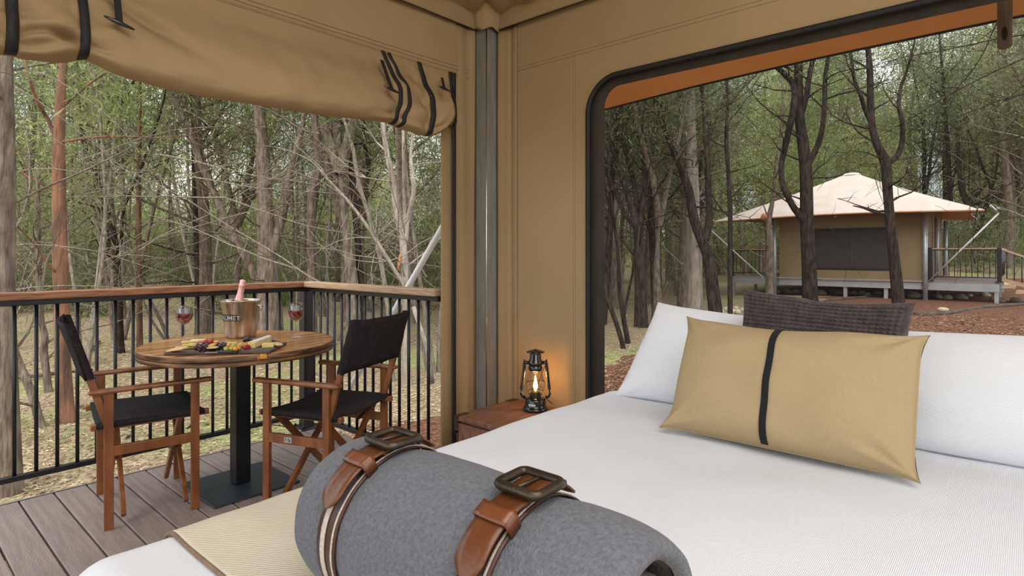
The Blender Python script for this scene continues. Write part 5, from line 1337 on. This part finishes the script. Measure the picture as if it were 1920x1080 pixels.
twigs('tangle of curly pale twigs in front of the massive double trunk',[(500,420,1,-1),(520,380,-1,-1),(540,450,.4,-1),(480,330,1,-.2),(600,250,-1,-.3),(560,520,-.3,-1),(620,480,-.6,-.8),(450,350,1,-.4),(530,240,.9,.4),(580,300,-.8,.5)],3,7.5,L=(.9,2.2),nrm=10,curl=.3)
twigs('long pale branch crossing behind the ice bucket from left to right',[(420,370,-1,-.05),(420,370,1,.5),(300,290,1,.25),(350,330,1,.1),(620,540,-1,-.5),(560,505,-1,-.25)],4,8,L=(2.0,3.6),r0=.012,up=0.0,curl=.10)
twigs('thin pale twigs rising above the right chair',[(700,540,-.2,-1),(720,530,-.8,-.7),(690,480,.8,-.6),(640,520,.3,-1),(740,480,.5,-1),(800,520,-.3,-1),(780,430,.5,-.6)],5,7,L=(.8,2.0),nrm=8,curl=.25)
sc=MB(); sc.ball(WD(749,487,(WD(749,487,1)-CAM).dot(FW)),.01)
# right view (through the window)
traced('dark clump-forming tree that fans into many stems, left in the window',[[(1202,600,26),(1200,500,19),(1196,440,16),(1188,400,13),(1165,330,9),(1145,270,8),(1133,220,7)],[(1196,440,11),(1190,350,9),(1172,280,8),(1164,207,7)],[(1200,430,12),(1208,330,9),(1206,250,8),(1209,200,7)],[(1198,420,9),(1215,330,7),(1232,250,6),(1228,190,5)],[(1195,430,11),(1178,408,10),(1170,400,8),(1150,350,7),(1128,300,6)]],b_dark,base=(1203,613),seed=13,lf=l_fg,leafn=24,bare0=.55)
traced('slender leaning stem nearest the left edge of the window',[[(1166,640,9),(1150,590,9),(1138,558,8),(1130,500,7),(1126,420,6),(1124,300,5)]],b_dark,base=(1169,654),seed=14,nb=8,leafn=6)
traced('slender forked sapling behind the upper left of the white pillow',[[(1176,635,10),(1168,590,9),(1162,540,7),(1158,470,6),(1150,400,5),(1140,300,4)],[(1170,590,6),(1180,540,5),(1188,500,4),(1195,420,3)]],b_dark,base=(1177,644),seed=15,nb=8,leafn=6)
t3=traced('big pale grey gum trunk behind the left white pillow',[[(1303,580,30),(1302,500,29),(1299,420,27),(1298,358,26),(1295,280,24),(1292,200,22),(1290,120,20)]],b_pale,base=(1304,592),seed=16,leafn=16,flare=1.1,name='gum_tree')
traced('twisted dark trunk with a knotted fork beside the pale gum tree',[[(1342,590,27),(1336,540,24),(1330,490,22),(1320,460,20),(1304,420,18),(1297,390,18),(1290,352,16),(1276,313,13),(1262,280,12),(1249,247,11),(1238,215,9),(1227,185,8)],[(1322,450,15),(1330,415,14),(1329,370,12),(1326,300,11),(1324,250,11),(1318,180,9)]],b_dark,base=(1342,600),seed=17,lf=l_fg,bare0=.74,h0=.30,leafn=24)
traced('slender straight dark tree between the twisted trunk and the far tent',[[(1369,595,10),(1369,500,9),(1369,402,9),(1366,330,8),(1362,269,8),(1364,190,6)]],b_dark,base=(1369,604),seed=18,lf=l_fg,bare0=.74,h0=.30)
t2=traced('brown trunk with a sawn-off orange limb in front of the left far tent deck',[[(1443,545,16),(1442,500,15),(1443,450,15),(1440,420,12),(1448,380,8),(1453,340,8),(1457,300,7),(1466,240,6),(1468,180,5)],[(1441,440,11),(1436,420,10),(1431,408,9)]],b_brown,base=(1443,562),seed=19,leafn=16)
traced('main thick black trunk dividing into three limbs, in front of the far tent window',[[(1519,565,29),(1517,500,26),(1513,420,24),(1512,360,23),(1510,305,22),(1503,250,19),(1499,215,17),(1497,150,15),(1498,80,14)],[(1514,428,15),(1500,405,13),(1487,387,12),(1474,362,11),(1467,345,10),(1465,310,10),(1470,285,11),(1480,240,12),(1489,195,13),(1488,160,11),(1470,138,10),(1452,122,8)],[(1513,310,13),(1530,280,11),(1541,245,10),(1546,200,9),(1547,150,8),(1553,105,7)],[(1500,225,11),(1512,180,10),(1520,130,9),(1535,80,7)]],b_dark,base=(1520,582),seed=20,lf=l_fg,bare0=.74,h0=.30,leafn=22,flare=1.15)
traced('black trunk with a high fork right of the far tent window',[[(1684,560,22),(1678,500,19),(1672,440,17),(1667,390,16),(1663,340,17),(1660,305,18),(1645,272,13),(1636,240,12),(1632,190,12),(1631,136,11),(1627,85,9)],[(1664,306,12),(1682,292,10),(1692,262,9),(1691,225,8),(1685,195,7),(1690,160,6),(1698,140,5)],[(1636,235,9),(1622,205,8),(1614,180,7),(1602,150,6),(1597,110,5)],[(1660,402,5),(1640,398,4),(1618,390,3),(1600,386,2)]],b_dark,base=(1685,585),seed=21,lf=l_fg,bare0=.74,h0=.30,leafn=22,flare=1.1)
traced('dark branching tree behind the right corner of the far tent roof',[[(1833,515,13),(1832,470,12),(1828,420,11),(1815,385,10),(1803,355,9),(1797,300,7),(1795,220,5)],[(1833,440,7),(1845,400,6),(1856,360,5),(1866,330,4),(1872,280,3)],[(1812,375,6),(1830,365,5),(1850,345,4)]],b_dark,base=(1834,522),d=30,seed=22,lf=l_fg)
for i,(px,d_,w_,l) in enumerate(((1908,31,9,'slim trunk beside the stair rail at the far right of the window'),(1886,34,8,'slim trunk on the rise just right of the far tent steps'),(1772,36,9,'slim trunk seen above the right deck rail of the far tent'),(1862,40,7,'thin distant trunk between the strut bracket and the right edge'))):
    traced(l,[[(px,500,w_),(px+2,400,w_*.9),(px-1,300,w_*.8),(px+3,180,w_*.6)]],b_dark,base=(px,505),d=d_,seed=50+i,lf=l_fg,top=13)
for px,dd,pi_,sc_,lb in ((1990,13.,1,.95,'leafy dark tree just past the right edge of the window, its foliage reaching in'),(2030,18.,4,1.2,'forked leafy tree past the right edge of the window, farther back'),(1905,29.5,3,1.35,'tall leafy tree behind the stair rail at the right edge'),(1400,27.5,10,1.25,'tall bushy tree rising behind the left eave of the far tent')):
    p=WD(px,475,dd); place(PR[pi_][0],p.x,p.y,sc_,px*.1,lb,'tree',None,'tree')
m_scar=M('torn_wood',(.42,.13,.03),.8,col2=(.62,.26,.09),sc=30,st=(1,1,.3),bump=.8,bsc=60)
def scar(t,px,py,wpx,hpx,name,label,tilt=0.):
    r,d=t; c=WD(px,py,d)-FW*(wpx*.5*d/F); a=wpx*.5*d/F; h=hpx*.5*d/F; ph=math.atan2(RT.y,RT.x)
    MB().ball(c,1,10,8,(a,a*.6,h),Matrix.Rotation(ph,3,'Z')@Matrix.Rotation(tilt,3,'Y')).build(name,m_scar,r,True,label=label)
scar(t0,6,872,9,22,'bark_scar','small orange-red bark scar')
scar(t1,750,490,7,34,'bark_scar','torn orange scar in the trunk',.15)
scar(t2,1430,407,12,14,'sawn_end','sawn-off orange end of the cut limb',.3)
scar(t3,1301,505,4,120,'bark_strip','long reddish strip of peeling bark',-.06)
# fine bare branches hanging across the upper right of the window view
twigs('long dark drooping branches across the upper right corner of the window view',[(1960,90,-1,.3),(1960,170,-1,.2),(1960,240,-1,.35),(1960,60,-1,.1),(1960,300,-1,.4),(1900,-20,-.5,.8)],6,9,b_dark,L=(1.8,3.4),nrm=12,r0=.012,curl=.14)
twigs('bare dark branch dangling in front of the far tent roof and window',[(1640,325,-.2,1),(1655,300,-.4,1),(1525,415,1,.05),(1590,425,.4,1),(1660,330,1,.2)],7,13,b_dark,L=(1.0,2.2),nrm=4,r0=.010,curl=.22,up=-.05)
for px,py,ln_,an_ in ((60,705,1.6,.3),(230,770,1.2,2.1),(170,655,2.0,1.2)):
    p=PZ(px,py,-.5); d_=Vector((math.cos(an_),math.sin(an_),0)); a=p-d_*ln_/2; c=p+d_*ln_/2
    MB().tube([(a.x,a.y,float(zg(a.x,a.y))+.03),(p.x,p.y,float(zg(p.x,p.y))+.05),(c.x,c.y,float(zg(c.x,c.y))+.03)],[.03,.028,.015],7).build('fallen_log',b_grey,None,True,label={60:'grey fallen stick on the ground left of the orange-barked tree',230:'grey fallen stick on the leaf litter behind the left chair',170:'long fallen log deeper in the forest behind the left chair'}[px],cat='log')
